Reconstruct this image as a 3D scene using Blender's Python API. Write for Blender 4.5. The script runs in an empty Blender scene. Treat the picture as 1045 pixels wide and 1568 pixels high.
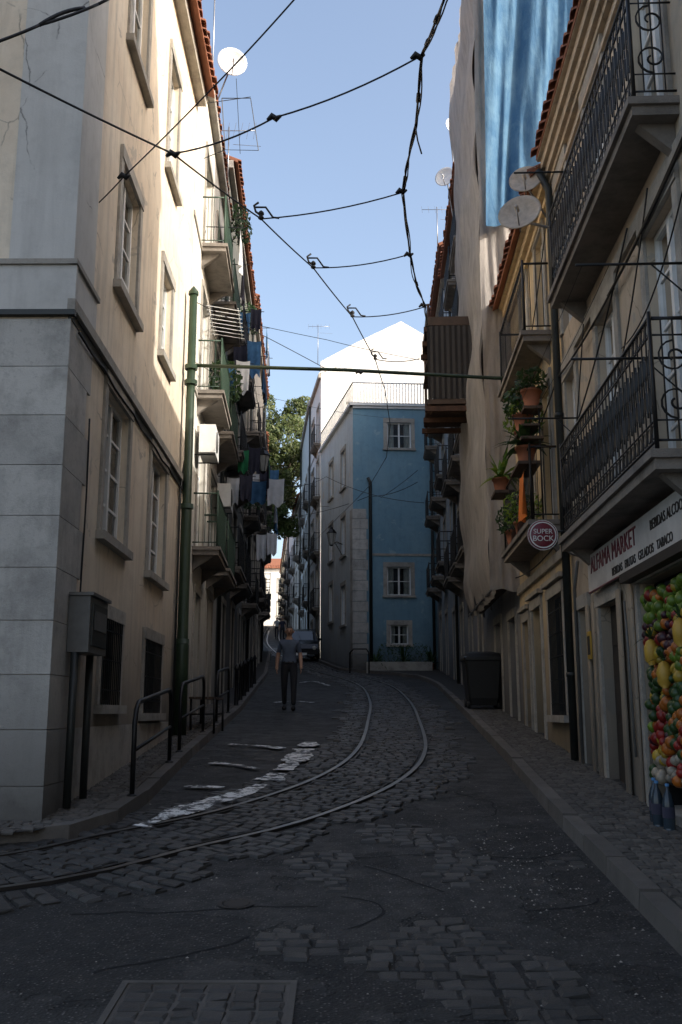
import bpy, bmesh, math, random
from mathutils import Vector, Matrix, noise
random.seed(7)
sc=bpy.context.scene
R=random.uniform
# ------------------------------------------------------------------ survey helpers (camera calibration of the photo)
EYE=1.6; PITCH=math.radians(11.5); SN=math.sin(PITCH); CS=math.cos(PITCH); F=1500.0
def ray(px,py):
    a=(px-522.5)/F; b=(784-py)/F
    return Vector((a,CS-b*SN,SN+b*CS))
def P3(px,py,y):
    d=ray(px,py); return Vector((0,0,EYE))+d*(y/d.y)
def lerp(a,b,t): return a+(b-a)*t
def interp(pts,y):
    if y<=pts[0][0]: return pts[0][1]
    for (a,b),(c,d) in zip(pts,pts[1:]):
        if y<=c: return lerp(b,d,(y-a)/(c-a))
    return pts[-1][1]
def G(y):
    return interp([(-400,-3),(-40,-2.6),(-20,-1.56),(38,2.964),(40,3.15),(42,3.36),(115,11.4),(160,12.5),(900,13)],y)
# ------------------------------------------------------------------ node helpers
def newmat(name):
    m=bpy.data.materials.new(name); m.use_nodes=True
    nt=m.node_tree; return m,nt,nt.nodes['Principled BSDF']
def nd(nt,t,**k):
    n=nt.nodes.new(t)
    for a,v in k.items():
        if a in n.inputs: n.inputs[a].default_value=v
        else: setattr(n,a,v)
    return n
def c4(c): return (c[0],c[1],c[2],1)
def coords(nt,scale=None):
    tc=nd(nt,'ShaderNodeTexCoord')
    if scale is None: return tc.outputs['Object']
    mp=nd(nt,'ShaderNodeMapping'); mp.inputs['Scale'].default_value=scale
    nt.links.new(tc.outputs['Object'],mp.inputs['Vector']); return mp.outputs[0]
def noi(nt,co,scale,detail=5,rough=.6,dist=0):
    n=nd(nt,'ShaderNodeTexNoise'); n.inputs['Scale'].default_value=scale; n.inputs['Detail'].default_value=detail
    n.inputs['Roughness'].default_value=rough; n.inputs['Distortion'].default_value=dist
    nt.links.new(co,n.inputs['Vector']); return n.outputs['Fac']
def rng(nt,v,a,b,c=0,d=1):
    n=nd(nt,'ShaderNodeMapRange'); n.clamp=True
    n.inputs[1].default_value=a;n.inputs[2].default_value=b;n.inputs[3].default_value=c;n.inputs[4].default_value=d
    nt.links.new(v,n.inputs[0]); return n.outputs[0]
def mth(nt,op,a,b=None):
    n=nd(nt,'ShaderNodeMath'); n.operation=op
    for i,v in enumerate((a,b)):
        if v is None: continue
        if isinstance(v,(int,float)): n.inputs[i].default_value=v
        else: nt.links.new(v,n.inputs[i])
    return n.outputs[0]
def mix(nt,f,a,b,mode='MIX'):
    n=nd(nt,'ShaderNodeMix'); n.data_type='RGBA'; n.blend_type=mode
    for i,v in ((0,f),(6,a),(7,b)):
        if isinstance(v,(int,float)): n.inputs[i].default_value=v
        elif isinstance(v,tuple): n.inputs[i].default_value=c4(v)
        else: nt.links.new(v,n.inputs[i])
    return n.outputs[2]
def bump(nt,bsdf,h,st,dist=.02):
    b=nd(nt,'ShaderNodeBump'); b.inputs['Strength'].default_value=st; b.inputs['Distance'].default_value=dist
    nt.links.new(h,b.inputs['Height']); nt.links.new(b.outputs[0],bsdf.inputs['Normal'])
def plaster(name,c,c2=None,streak=.5,dirt_shade=.7,bst=.5,crack=0,rough=.9,peel=None):
    m,nt,bs=newmat(name); co=coords(nt)
    if c2 is None: c2=tuple(x*.78 for x in c)
    n1=noi(nt,co,.9,8,.65); col=mix(nt,rng(nt,n1,.38,.66),c,c2)
    n2=noi(nt,coords(nt,(5,5,.45)),1.3,7,.65)
    col=mix(nt,mth(nt,'MULTIPLY',rng(nt,n2,.48,.72),streak),col,tuple(x*.5 for x in c))
    n3=noi(nt,co,5,8,.7)
    if peel: col=mix(nt,rng(nt,noi(nt,co,1.6,9,.62,.4),.62,.64),col,peel)
    col=mix(nt,rng(nt,n3,.5,.8,0,.5),col,tuple(x*.6 for x in c))
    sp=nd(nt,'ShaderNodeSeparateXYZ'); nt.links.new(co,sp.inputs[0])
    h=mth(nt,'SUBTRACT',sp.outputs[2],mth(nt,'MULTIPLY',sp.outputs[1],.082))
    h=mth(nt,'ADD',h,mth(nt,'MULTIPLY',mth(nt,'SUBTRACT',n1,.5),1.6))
    col=mix(nt,rng(nt,h,.1,4.2,dirt_shade*.6,0),col,tuple(x*.42 for x in c)); col=mix(nt,rng(nt,h,.1,1.9,dirt_shade,0),col,(.06,.052,.045))  # wide gradient paints street-level shade into the colour; short one is splashed grime
    if crack:
        v=nd(nt,'ShaderNodeTexVoronoi'); v.feature='DISTANCE_TO_EDGE'; v.inputs['Scale'].default_value=1.1
        mp=nd(nt,'ShaderNodeMix'); mp.data_type='VECTOR'; mp.inputs[0].default_value=.12
        nn=nd(nt,'ShaderNodeTexNoise'); nn.inputs['Scale'].default_value=4; nn.inputs['Detail'].default_value=8
        nt.links.new(co,nn.inputs['Vector']); nt.links.new(co,mp.inputs[4]); nt.links.new(nn.outputs['Color'],mp.inputs[5])
        nt.links.new(mp.outputs[1],v.inputs['Vector'])
        f=mth(nt,'MULTIPLY',rng(nt,v.outputs['Distance'],0,.008,1,0),rng(nt,n1,.5,.56))
        col=mix(nt,mth(nt,'MULTIPLY',f,crack),col,tuple(x*.3 for x in c))
    nt.links.new(col,bs.inputs['Base Color']); bs.inputs['Roughness'].default_value=rough
    hh=mth(nt,'ADD',mth(nt,'MULTIPLY',noi(nt,co,60,6,.7),.35),n3)
    bump(nt,bs,hh,bst,.012)
    return m
def simple(name,c,rough=.6,metal=0,var=.25,nscale=8,island=0,bst=0):
    m,nt,bs=newmat(name); co=coords(nt)
    col=mix(nt,rng(nt,noi(nt,co,nscale,6,.65),.35,.7),c,tuple(x*(1-var) for x in c))
    if island:
        g=nd(nt,'ShaderNodeNewGeometry')
        col=mix(nt,g.outputs['Random Per Island'],col,tuple(x*(1-island) for x in c))
    nt.links.new(col,bs.inputs['Base Color']); bs.inputs['Roughness'].default_value=rough; bs.inputs['Metallic'].default_value=metal
    if bst: bump(nt,bs,noi(nt,co,nscale*6,5,.7),bst,.01)
    return m
M={}
M['beige']=plaster('ochre_plaster',(.80,.70,.56),(.70,.58,.44),streak=.55,crack=.8,dirt_shade=.85,peel=(.50,.44,.36))
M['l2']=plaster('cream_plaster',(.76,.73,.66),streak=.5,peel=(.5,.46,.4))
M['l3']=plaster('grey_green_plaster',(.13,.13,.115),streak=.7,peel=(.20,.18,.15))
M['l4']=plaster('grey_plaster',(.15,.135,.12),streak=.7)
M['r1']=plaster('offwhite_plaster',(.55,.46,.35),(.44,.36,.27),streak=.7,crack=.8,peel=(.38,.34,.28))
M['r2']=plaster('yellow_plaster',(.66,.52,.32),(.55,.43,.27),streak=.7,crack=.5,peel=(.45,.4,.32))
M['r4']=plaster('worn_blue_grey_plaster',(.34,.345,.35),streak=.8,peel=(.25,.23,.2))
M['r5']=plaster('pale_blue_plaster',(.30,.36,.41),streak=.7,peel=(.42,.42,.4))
M['blue']=plaster('blue_plaster',(.17,.31,.40),(.21,.345,.42),streak=.25,dirt_shade=.5,peel=(.26,.38,.44))
M['white']=plaster('white_plaster',(.80,.79,.77),(.72,.72,.70),streak=.3,dirt_shade=.5)
M['whiteblue']=plaster('pale_side_plaster',(.58,.63,.66),(.50,.56,.60),streak=.6,dirt_shade=.5,peel=(.55,.53,.48))
M['quoin']=plaster('painted_quoin_plaster',(.60,.59,.56),(.52,.51,.48),streak=.3,crack=1,dirt_shade=.75)
def stonemat(name,c,isl=.3,dk=.42):
    m,nt,bs=newmat(name); co=coords(nt); g=nd(nt,'ShaderNodeNewGeometry')
    col=mix(nt,g.outputs['Random Per Island'],c,tuple(x*(1-isl) for x in c))
    n=noi(nt,co,3,9,.7); col=mix(nt,rng(nt,n,.45,.75,0,.75),col,tuple(x*dk for x in c))
    n2=noi(nt,co,22,6,.7); col=mix(nt,rng(nt,n2,.55,.7,0,.5),col,tuple(x*.5 for x in c))
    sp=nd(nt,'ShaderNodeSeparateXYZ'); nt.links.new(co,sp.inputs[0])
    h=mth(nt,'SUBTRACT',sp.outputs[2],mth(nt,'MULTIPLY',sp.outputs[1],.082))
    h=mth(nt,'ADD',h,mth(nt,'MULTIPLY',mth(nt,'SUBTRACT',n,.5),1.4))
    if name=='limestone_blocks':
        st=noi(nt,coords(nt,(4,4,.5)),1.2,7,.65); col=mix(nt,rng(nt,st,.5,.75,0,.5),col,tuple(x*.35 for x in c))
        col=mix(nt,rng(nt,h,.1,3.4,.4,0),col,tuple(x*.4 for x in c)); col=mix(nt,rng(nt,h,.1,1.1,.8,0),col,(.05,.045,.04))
    nt.links.new(col,bs.inputs['Base Color']); bs.inputs['Roughness'].default_value=.85
    bump(nt,bs,mth(nt,'ADD',n2,noi(nt,co,90,4,.7)),.5,.012); return m
M['stone']=stonemat('limestone_blocks',(.56,.54,.50),.22,.3)
M['trim']=stonemat('stone_trim',(.44,.41,.36),.2,.3)
M['slab']=stonemat('balcony_slab_concrete',(.26,.23,.20),.2,.22)
M['paintw']=simple('white_paint',(.75,.75,.73),.5,var=.15)
M['frame_dark']=simple('dark_green_paint',(.03,.045,.035),.45)
M['iron']=simple('black_iron',(.012,.012,.013),.45,.3,var=.4,nscale=20)
M['greeniron']=simple('green_painted_iron',(.03,.065,.042),.5,var=.3)
M['greenpole']=simple('green_painted_pole',(.03,.055,.028),.45,.1,var=.35,nscale=3)
M['wood']=simple('brown_wood',(.09,.055,.035),.7,var=.4,nscale=5,bst=.2)
M['wooddk']=simple('dark_wood',(.03,.024,.02),.7,var=.4,nscale=5)
M['dark']=simple('dark_interior',(.008,.008,.009),.95)
M['curtain']=simple('net_curtain',(.62,.62,.60),.9,var=.3,nscale=4)
M['tile']=simple('terracotta_tile',(.36,.135,.07),.85,var=.5,nscale=6,island=.45,bst=.3)
M['pvc']=simple('grey_pipe',(.13,.13,.125),.5,var=.3)
M['pipedk']=simple('dark_drainpipe',(.022,.026,.024),.5)
M['cable']=simple('black_cable',(.008,.008,.009),.6)
M['dishw']=simple('dish_white',(.75,.75,.74),.4,var=.1)
M['dishb']=simple('dish_beige',(.55,.47,.38),.45,var=.35,nscale=12)
M['alu']=simple('aluminium',(.35,.35,.36),.35,.8)
M['rust']=simple('rusty_iron',(.10,.05,.03),.8,.2,var=.5)
M['skin']=simple('skin',(.42,.24,.16),.6,var=.1)
M['hair']=simple('hair',(.05,.042,.035),.7)
M['shirt']=simple('blue_grey_shirt',(.09,.115,.16),.9,var=.3)
M['trouser']=simple('dark_trousers',(.018,.018,.022),.9)
M['shoe']=simple('dark_shoes',(.012,.01,.009),.5)
M['red']=simple('dark_red_paint',(.16,.015,.03),.4,var=.1)
M['banner']=simple('white_banner',(.60,.58,.55),.6,var=.3,nscale=3)
M['orange']=simple('orange_cloth',(.75,.20,.03),.8,var=.2)
M['clothblue']=simple('blue_cloth',(.08,.22,.42),.9,var=.4)
M['clothwhite']=simple('white_cloth',(.65,.66,.68),.9,var=.15)
M['clothgreen']=simple('green_cloth',(.04,.30,.12),.9,var=.2)
M['clothdark']=simple('dark_cloth',(.03,.03,.05),.9)
M['terracotta']=simple('terracotta_pot',(.33,.12,.06),.8)
M['binplastic']=simple('black_bin_plastic',(.012,.013,.014),.45,var=.3)
M['yellow']=simple('yellow_sign',(.50,.30,.04),.5)
M['rubber']=simple('rubber',(.012,.012,.012),.8)
M['carpaint']=simple('dark_car_paint',(.02,.022,.028),.25,.3)
M['lamp']=simple('lamp_glass',(.45,.45,.42),.25)
def leafmat(name,c,c2):
    m,nt,bs=newmat(name); g=nd(nt,'ShaderNodeNewGeometry')
    col=mix(nt,g.outputs['Random Per Island'],c,c2); nt.links.new(col,bs.inputs['Base Color']); bs.inputs['Roughness'].default_value=.55
    tr=nd(nt,'ShaderNodeBsdfTranslucent'); nt.links.new(col,tr.inputs[0]); mx=nd(nt,'ShaderNodeMixShader'); mx.inputs[0].default_value=.35
    nt.links.new(bs.outputs[0],mx.inputs[1]); nt.links.new(tr.outputs[0],mx.inputs[2]); nt.links.new(mx.outputs[0],nt.nodes['Material Output'].inputs[0]); return m
M['leaf']=leafmat('tree_leaves',(.05,.085,.02),(.12,.14,.04))
M['leafy']=leafmat('bright_leaves',(.22,.30,.03),(.07,.16,.03))
M['leafd']=leafmat('dark_leaves',(.02,.05,.015),(.05,.10,.03))
M['bark']=simple('bark',(.07,.055,.04),.9,bst=.5)
m,nt,bs=newmat('window_glass'); fr=nd(nt,'ShaderNodeFresnel'); fr.inputs[0].default_value=1.5
gl=nd(nt,'ShaderNodeBsdfGlossy'); gl.inputs['Roughness'].default_value=.04; tp=nd(nt,'ShaderNodeBsdfTransparent'); tp.inputs[0].default_value=(.7,.75,.75,1)
mx=nd(nt,'ShaderNodeMixShader'); nt.links.new(rng(nt,fr.outputs[0],0,1,.06,1),mx.inputs[0]); nt.links.new(tp.outputs[0],mx.inputs[1]); nt.links.new(gl.outputs[0],mx.inputs[2])
nt.links.new(mx.outputs[0],nt.nodes['Material Output'].inputs[0]); M['glass']=m
def fabric(name,c,c2,trans,sc_=(1,1,1),rough=.8):
    m,nt,bs=newmat(name); n=noi(nt,coords(nt,sc_),3,8,.7,.3); col=mix(nt,rng(nt,n,.42,.64),c,c2)
    nt.links.new(col,bs.inputs['Base Color']); bs.inputs['Roughness'].default_value=rough
    tr=nd(nt,'ShaderNodeBsdfTranslucent'); nt.links.new(col,tr.inputs[0]); mx=nd(nt,'ShaderNodeMixShader'); mx.inputs[0].default_value=trans
    nt.links.new(bs.outputs[0],mx.inputs[1]); nt.links.new(tr.outputs[0],mx.inputs[2]); nt.links.new(mx.outputs[0],nt.nodes['Material Output'].inputs[0])
    bump(nt,bs,noi(nt,coords(nt,(1,1,.25)),14,6,.7),.7,.03); return m
M['net']=fabric('grey_debris_net',(.50,.46,.42),(.36,.33,.30),.3,(2,2,.5))
M['tarp']=fabric('blue_tarpaulin',(.06,.17,.32),(.13,.27,.42),.3,(1.2,1.2,.5),.85)
def roadmat():
    m,nt,bs=newmat('asphalt'); co=coords(nt)
    n1=noi(nt,co,.8,7,.6,.5); base=mix(nt,rng(nt,n1,.47,.50),(.011,.0105,.010),(.028,.0265,.025))
    n2=noi(nt,co,4,8,.7); base=mix(nt,rng(nt,n2,.4,.75,0,.8),base,(.012,.012,.012))
    edge=rng(nt,mth(nt,'ABSOLUTE',mth(nt,'SUBTRACT',n1,.485)),0,.012,1,0)
    base=mix(nt,mth(nt,'MULTIPLY',edge,rng(nt,n2,.42,.55)),base,(.006,.006,.006))
    v=nd(nt,'ShaderNodeTexVoronoi'); v.inputs['Scale'].default_value=60; nt.links.new(co,v.inputs['Vector'])
    wn=nd(nt,'ShaderNodeSeparateColor'); nt.links.new(v.outputs['Color'],wn.inputs[0])
    base=mix(nt,mth(nt,'MULTIPLY',rng(nt,wn.outputs[0],.70,.86),rng(nt,v.outputs['Distance'],.15,.45,.9,0)),base,(.17,.155,.14))
    nt.links.new(base,bs.inputs['Base Color'])
    nt.links.new(rng(nt,n2,.3,.7,.6,.9),bs.inputs['Roughness'])
    h=mth(nt,'ADD',mth(nt,'MULTIPLY',v.outputs['Distance'],-.25),mth(nt,'ADD',mth(nt,'MULTIPLY',n2,1.6),mth(nt,'MULTIPLY',rng(nt,n1,.478,.49),.9)))
    bump(nt,bs,h,.9,.02); return m
M['asphalt']=roadmat()
M['sett']=stonemat('basalt_setts',(.056,.052,.048),.6)
M['calc']=stonemat('limestone_paving',(.12,.108,.095),.5)
M['kerb']=stonemat('kerb_stone',(.14,.125,.11),.3)
M['sett'].node_tree.nodes['Principled BSDF'].inputs['Roughness'].default_value=.5
M['joint']=simple('sand_joint',(.03,.028,.026),.95)
M['earth']=simple('ground_earth',(.10,.09,.07),.95,var=.4,nscale=.5)
M['steel']=simple('polished_rail_steel',(.24,.23,.22),.42,1,var=.3)
M['steeldk']=simple('rusty_rail_steel',(.03,.025,.022),.6,.4)
m,nt,bs=newmat('worn_white_paint'); co=coords(nt); n=noi(nt,co,9,8,.75)
nt.links.new(mix(nt,rng(nt,n,.47,.53),(.80,.79,.76),(.03,.03,.03)),bs.inputs['Base Color']); bs.inputs['Roughness'].default_value=.6; bump(nt,bs,noi(nt,co,12,5),.6,.02); M['marking']=m
# ------------------------------------------------------------------ mesh builder
class MB:
    def __init__(s): s.v=[];s.f=[];s.m=[];s.ml=[];s.sm=[]
    def mi(s,m):
        if isinstance(m,str): m=M[m]
        if m not in s.ml: s.ml.append(m)
        return s.ml.index(m)
    def face(s,pts,m,smooth=False):
        b=len(s.v); s.v.extend(tuple(p) for p in pts); s.f.append(tuple(range(b,b+len(pts)))); s.m.append(s.mi(m)); s.sm.append(smooth)
    def mesh(s,vs,fs,m,smooth=False):
        b=len(s.v); s.v.extend(tuple(p) for p in vs); i=s.mi(m)
        for f in fs: s.f.append(tuple(b+k for k in f)); s.m.append(i); s.sm.append(smooth)
    def hexa(s,c,m):
        s.mesh(c,[(0,3,2,1),(4,5,6,7),(0,1,5,4),(1,2,6,5),(2,3,7,6),(3,0,4,7)],m)
    def box(s,x0,x1,y0,y1,z0,z1,m):
        s.hexa([(x0,y0,z0),(x1,y0,z0),(x1,y1,z0),(x0,y1,z0),(x0,y0,z1),(x1,y0,z1),(x1,y1,z1),(x0,y1,z1)],m)
    def tube(s,pts,r,m,n=6,cap=True):
        pts=[Vector(p) for p in pts]; rs=r if isinstance(r,(list,tuple)) else [r]*len(pts)
        vs=[];fs=[]; up=None
        for i,p in enumerate(pts):
            d=(pts[min(i+1,len(pts)-1)]-pts[max(i-1,0)])
            if d.length<1e-6: d=Vector((0,0,1))
            d.normalize()
            if up is None: up=d.orthogonal().normalized()
            up=(up-d*up.dot(d)); 
            if up.length<1e-4: up=d.orthogonal()
            up.normalize(); w=d.cross(up)
            for k in range(n):
                a=2*math.pi*k/n; vs.append(p+(up*math.cos(a)+w*math.sin(a))*rs[i])
        for i in range(len(pts)-1):
            for k in range(n):
                fs.append((i*n+k,i*n+(k+1)%n,(i+1)*n+(k+1)%n,(i+1)*n+k))
        if cap: fs.append(tuple(range(n))[::-1]); fs.append(tuple((len(pts)-1)*n+k for k in range(n)))
        s.mesh(vs,fs,m,n>4)
    def lathe(s,c,prof,m,n=14,axis=Vector((0,0,1)),smooth=True):
        axis=Vector(axis).normalized(); u=axis.orthogonal().normalized(); w=axis.cross(u); vs=[];fs=[]
        for r,h in prof:
            for k in range(n):
                a=2*math.pi*k/n; vs.append(Vector(c)+axis*h+(u*math.cos(a)+w*math.sin(a))*r)
        for i in range(len(prof)-1):
            for k in range(n): fs.append((i*n+k,i*n+(k+1)%n,(i+1)*n+(k+1)%n,(i+1)*n+k))
        fs.append(tuple(range(n))); fs.append(tuple((len(prof)-1)*n+k for k in range(n)))
        s.mesh(vs,fs,m,smooth)
    def build(s,name,parent=None):
        me=bpy.data.meshes.new(name); me.from_pydata(s.v,[],s.f)
        for m in s.ml: me.materials.append(m)
        me.polygons.foreach_set('material_index',s.m); me.polygons.foreach_set('use_smooth',s.sm); me.update()
        o=bpy.data.objects.new(name,me); sc.collection.objects.link(o)
        if parent: o.parent=parent
        return o
def empty(name):
    e=bpy.data.objects.new(name,None); e.empty_display_size=.3; sc.collection.objects.link(e); return e
class House:
    def __init__(s,name): s.name=name; s.p={}
    def __getitem__(s,k):
        if k not in s.p: s.p[k]=MB()
        return s.p[k]
    def done(s):
        e=empty(s.name)
        for k,b in s.p.items():
            if b.f: b.build(k,e)
        return e
class Wall:
    def __init__(w,p0,p1,side):
        w.o=Vector((p0[0],p0[1],0)); d=Vector((p1[0]-p0[0],p1[1]-p0[1],0)); w.L=d.length; w.t=d.normalized()
        w.n=Vector((w.t.y,-w.t.x,0))*side
    def pt(w,s,z,n=0):
        p=w.o+w.t*s+w.n*n; return Vector((p.x,p.y,z))
    def hit(w,px,py,n=0):
        d=ray(px,py); o=w.o+w.n*n; c=Vector((0,0,EYE))
        k=(o-c).dot(w.n)/d.dot(w.n); p=c+d*k
        return (p-w.o).dot(w.t),p.z
    def rect(w,tl,br,n=0):
        a=w.hit(*tl,n); b=w.hit(*br,n); return (min(a[0],b[0]),b[1],max(a[0],b[0]),a[1])
    def sy(w,y): return (y-w.o.y)/w.t.y
def wbox(mb,w,s0,s1,z0,z1,n0,n1,m):
    mb.hexa([w.pt(s0,z0,n0),w.pt(s1,z0,n0),w.pt(s1,z0,n1),w.pt(s0,z0,n1),w.pt(s0,z1,n0),w.pt(s1,z1,n0),w.pt(s1,z1,n1),w.pt(s0,z1,n1)],m)
def facade(h,w,s0,s1,zb,zt,ops,mat,rev=None):
    mb=h['walls']; ss=sorted({s0,s1}|{x for o in ops for x in (o[0],o[2]) if s0<x<s1}); zs=sorted({zb,zt}|{x for o in ops for x in (o[1],o[3]) if zb<x<zt})
    for a,b in zip(ss,ss[1:]):
        for c,d in zip(zs,zs[1:]):
            ms=(a+b)/2; mz=(c+d)/2
            if any(o[0]<ms<o[2] and o[1]<mz<o[3] for o in ops): continue
            mb.face([w.pt(a,c),w.pt(b,c),w.pt(b,d),w.pt(a,d)],mat)
    for o in ops:
        a,c,b,d=o[:4]
        for (n0,n1,m) in ((0,-.13,rev or mat),(-.13,-.6,'dark')):
            for q in ([(a,c),(a,d)],[(b,c),(b,d)],[(a,c),(b,c)],[(a,d),(b,d)]):
                mb.face([w.pt(*q[0],n0),w.pt(*q[1],n0),w.pt(*q[1],n1),w.pt(*q[0],n1)],m)
        mb.face([w.pt(a,c,-.6),w.pt(b,c,-.6),w.pt(b,d,-.6),w.pt(a,d,-.6)],'dark')
def surround(h,w,o,m='trim',wd=.11,pr=.03,sill=True):
    a,c,b,d=o[:4]; mb=h['window_surrounds']
    wbox(mb,w,a-wd,a-.002,c,d,.002,pr,m); wbox(mb,w,b+.002,b+wd,c,d,.002,pr,m); wbox(mb,w,a-wd,b+wd,d+.002,d+wd+.03,.002,pr+.012,m)
    if sill: wbox(mb,w,a-wd-.03,b+wd+.03,c-.09,c-.002,-.1,pr+.06,m)
def window(h,w,o,fm='paintw',sur='trim',cols=2,rows=3,curt=.5,wd=.11,sill=True):
    a,c,b,d=o[:4]; mb=h['window_frames']; n0,n1=-.115,-.07; f=.05
    wbox(mb,w,a,a+f,c,d,n0,n1,fm); wbox(mb,w,b-f,b,c,d,n0,n1,fm); wbox(mb,w,a+f,b-f,c,c+f,n0,n1,fm); wbox(mb,w,a+f,b-f,d-f,d,n0,n1,fm)
    for i in range(1,cols):
        x=lerp(a,b,i/cols); wbox(mb,w,x-.035,x+.035,c+f,d-f,n0+.002,n1+.01,fm)
    for i in range(1,rows):
        z=lerp(c,d,i/rows); wbox(mb,w,a+f,b-f,z-.014,z+.014,n0+.005,n1-.01,fm)
    h['window_glass'].face([w.pt(a,c,-.095),w.pt(b,c,-.095),w.pt(b,d,-.095),w.pt(a,d,-.095)],'glass')
    if curt>0:
        nseg=14
        for k in range(nseg):
            x0=lerp(a,b,k/nseg); x1=lerp(a,b,(k+1)/nseg)
            if abs((k+.5)/nseg-.5)<(1-curt)*.5-.02: continue
            za=c+.02
            h['curtains'].face([w.pt(x0,za,-.17-.03*(k%2)),w.pt(x1,za,-.17-.03*((k+1)%2)),w.pt(x1,d,-.17-.03*((k+1)%2)),w.pt(x0,d,-.17-.03*(k%2))],'curtain')
    if sur: surround(h,w,o,sur,wd,sill=sill)
def door(h,w,o,m='wooddk',sur='trim',leaves=2,wd=.12):
    a,c,b,d=o[:4]; mb=h['doors']; wbox(mb,w,a,b,c,d,-.14,-.10,m)
    for i in range(leaves):
        x0=lerp(a,b,i/leaves)+.06; x1=lerp(a,b,(i+1)/leaves)-.06
        for z0,z1 in ((c+.12,lerp(c,d,.42)),(lerp(c,d,.46),lerp(c,d,.76)),(lerp(c,d,.8),d-.08)):
            wbox(mb,w,x0,x1,z0,z1,-.10,-.085,m)
    if sur: surround(h,w,o,sur,wd,sill=False)
def grille(h,w,o,n=.02,st=.1):
    a,c,b,d=o[:4]; mb=h['iron_bars']; x=a
    while x<b: mb.tube([w.pt(x,c,n),w.pt(x,d,n)],.008,'iron',4); x+=st
    z=c+.15
    while z<d: mb.tube([w.pt(a,z,n),w.pt(b,z,n)],.008,'iron',4); z+=.3
def scroll(w,s,z,n,sx,hh,flip):
    pts=[]
    for k in range(26):
        t=k/25
        if t<.5:
            q=1-t*2; a=math.pi*1.5*q*1.4; x=math.sin(a)*.5*(1-.45*q); y=-.27+ -.23*math.cos(a)*(1-.45*q)
        else:
            q=(t-.5)*2; a=math.pi*1.5*q*1.4; x=-math.sin(a)*.5*(1-.45*q); y=.27+.23*math.cos(a)*(1-.45*q)
            if q<.001: y=-.04
        pts.append(w.pt(s+x*sx*flip,z+y*hh,n))
    return pts
def balcony(h,w,s0,s1,z,dep=.38,ht=1.0,ornate=False,mat='iron',slabm='slab',th=.13,st=.11,brk=True):
    sl=h['balcony_slabs']; r=h['balcony_railings']
    wbox(sl,w,s0,s1,z-th,z,.002,dep,slabm); wbox(sl,w,s0-.03,s1+.03,z-.05,z+.012,.002,dep+.035,slabm)
    if brk:
        for s in (s0+.12,s1-.2):
            sl.hexa([w.pt(s,z-th-.28,.004),w.pt(s+.1,z-th-.28,.004),w.pt(s+.1,z-th-.22,.05),w.pt(s,z-th-.22,.05),w.pt(s,z-th-.003,.004),w.pt(s+.1,z-th-.003,.004),w.pt(s+.1,z-th-.003,dep*.8),w.pt(s,z-th-.003,dep*.8)],slabm)
    n=dep-.03; a=s0+.03; b=s1-.03
    def rail(zz,rr):
        r.tube([w.pt(a,zz,0),w.pt(a,zz,n),w.pt(b,zz,n),w.pt(b,zz,0)],rr,mat,6)
    rail(z+ht,.017); rail(z+.09,.011)
    for s in (a,b): r.tube([w.pt(s,z,n),w.pt(s,z+ht+.05,n)],.016,mat,6)
    if ornate:
        rail(z+ht-.13,.009); rail(z+.24,.008)
        k=max(1,int((b-a)/.12)); stp=(b-a)/k
        for i in range(k+1):
            s=a+i*stp; r.tube([w.pt(s,z+.09,n),w.pt(s,z+ht,n)],.0075,mat,4)
            if i<k:
                c=s+stp/2
                r.tube([w.pt(c+.04*math.cos(q*math.pi/5),z+ht-.066+.05*math.sin(q*math.pi/5),n) for q in range(11)],.0055,mat,4,False)
                r.tube([w.pt(c+.04*math.cos(q*math.pi/5),z+.165+.055*math.sin(q*math.pi/5),n) for q in range(11)],.0055,mat,4,False)
                r.tube(scroll(w,c,z+.55,n,.085,.5,1 if i%2==0 else -1),.0085,mat,4,False)
        for ss in (a,b):
            for fl in (1,-1):
                pts=[]
                for t in range(22):
                    an=t*.42; rr=.13*(1-t/26); pts.append(w.pt(ss,z+.55+fl*(.17+rr*math.cos(an)),n*.5+rr*math.sin(an)))
                r.tube(pts,.009,mat,4,False)
    else:
        k=max(1,int((b-a)/st)); 
        for i in range(k+1):
            s=lerp(a,b,i/k); r.tube([w.pt(s,z+.09,n),w.pt(s,z+ht,n)],.007,mat,4,False)
    for ss in (a,b):
        for i in range(1,4): r.tube([w.pt(ss,z+.09,n*i/4),w.pt(ss,z+ht,n*i/4)],.007,mat,4,False)
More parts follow.
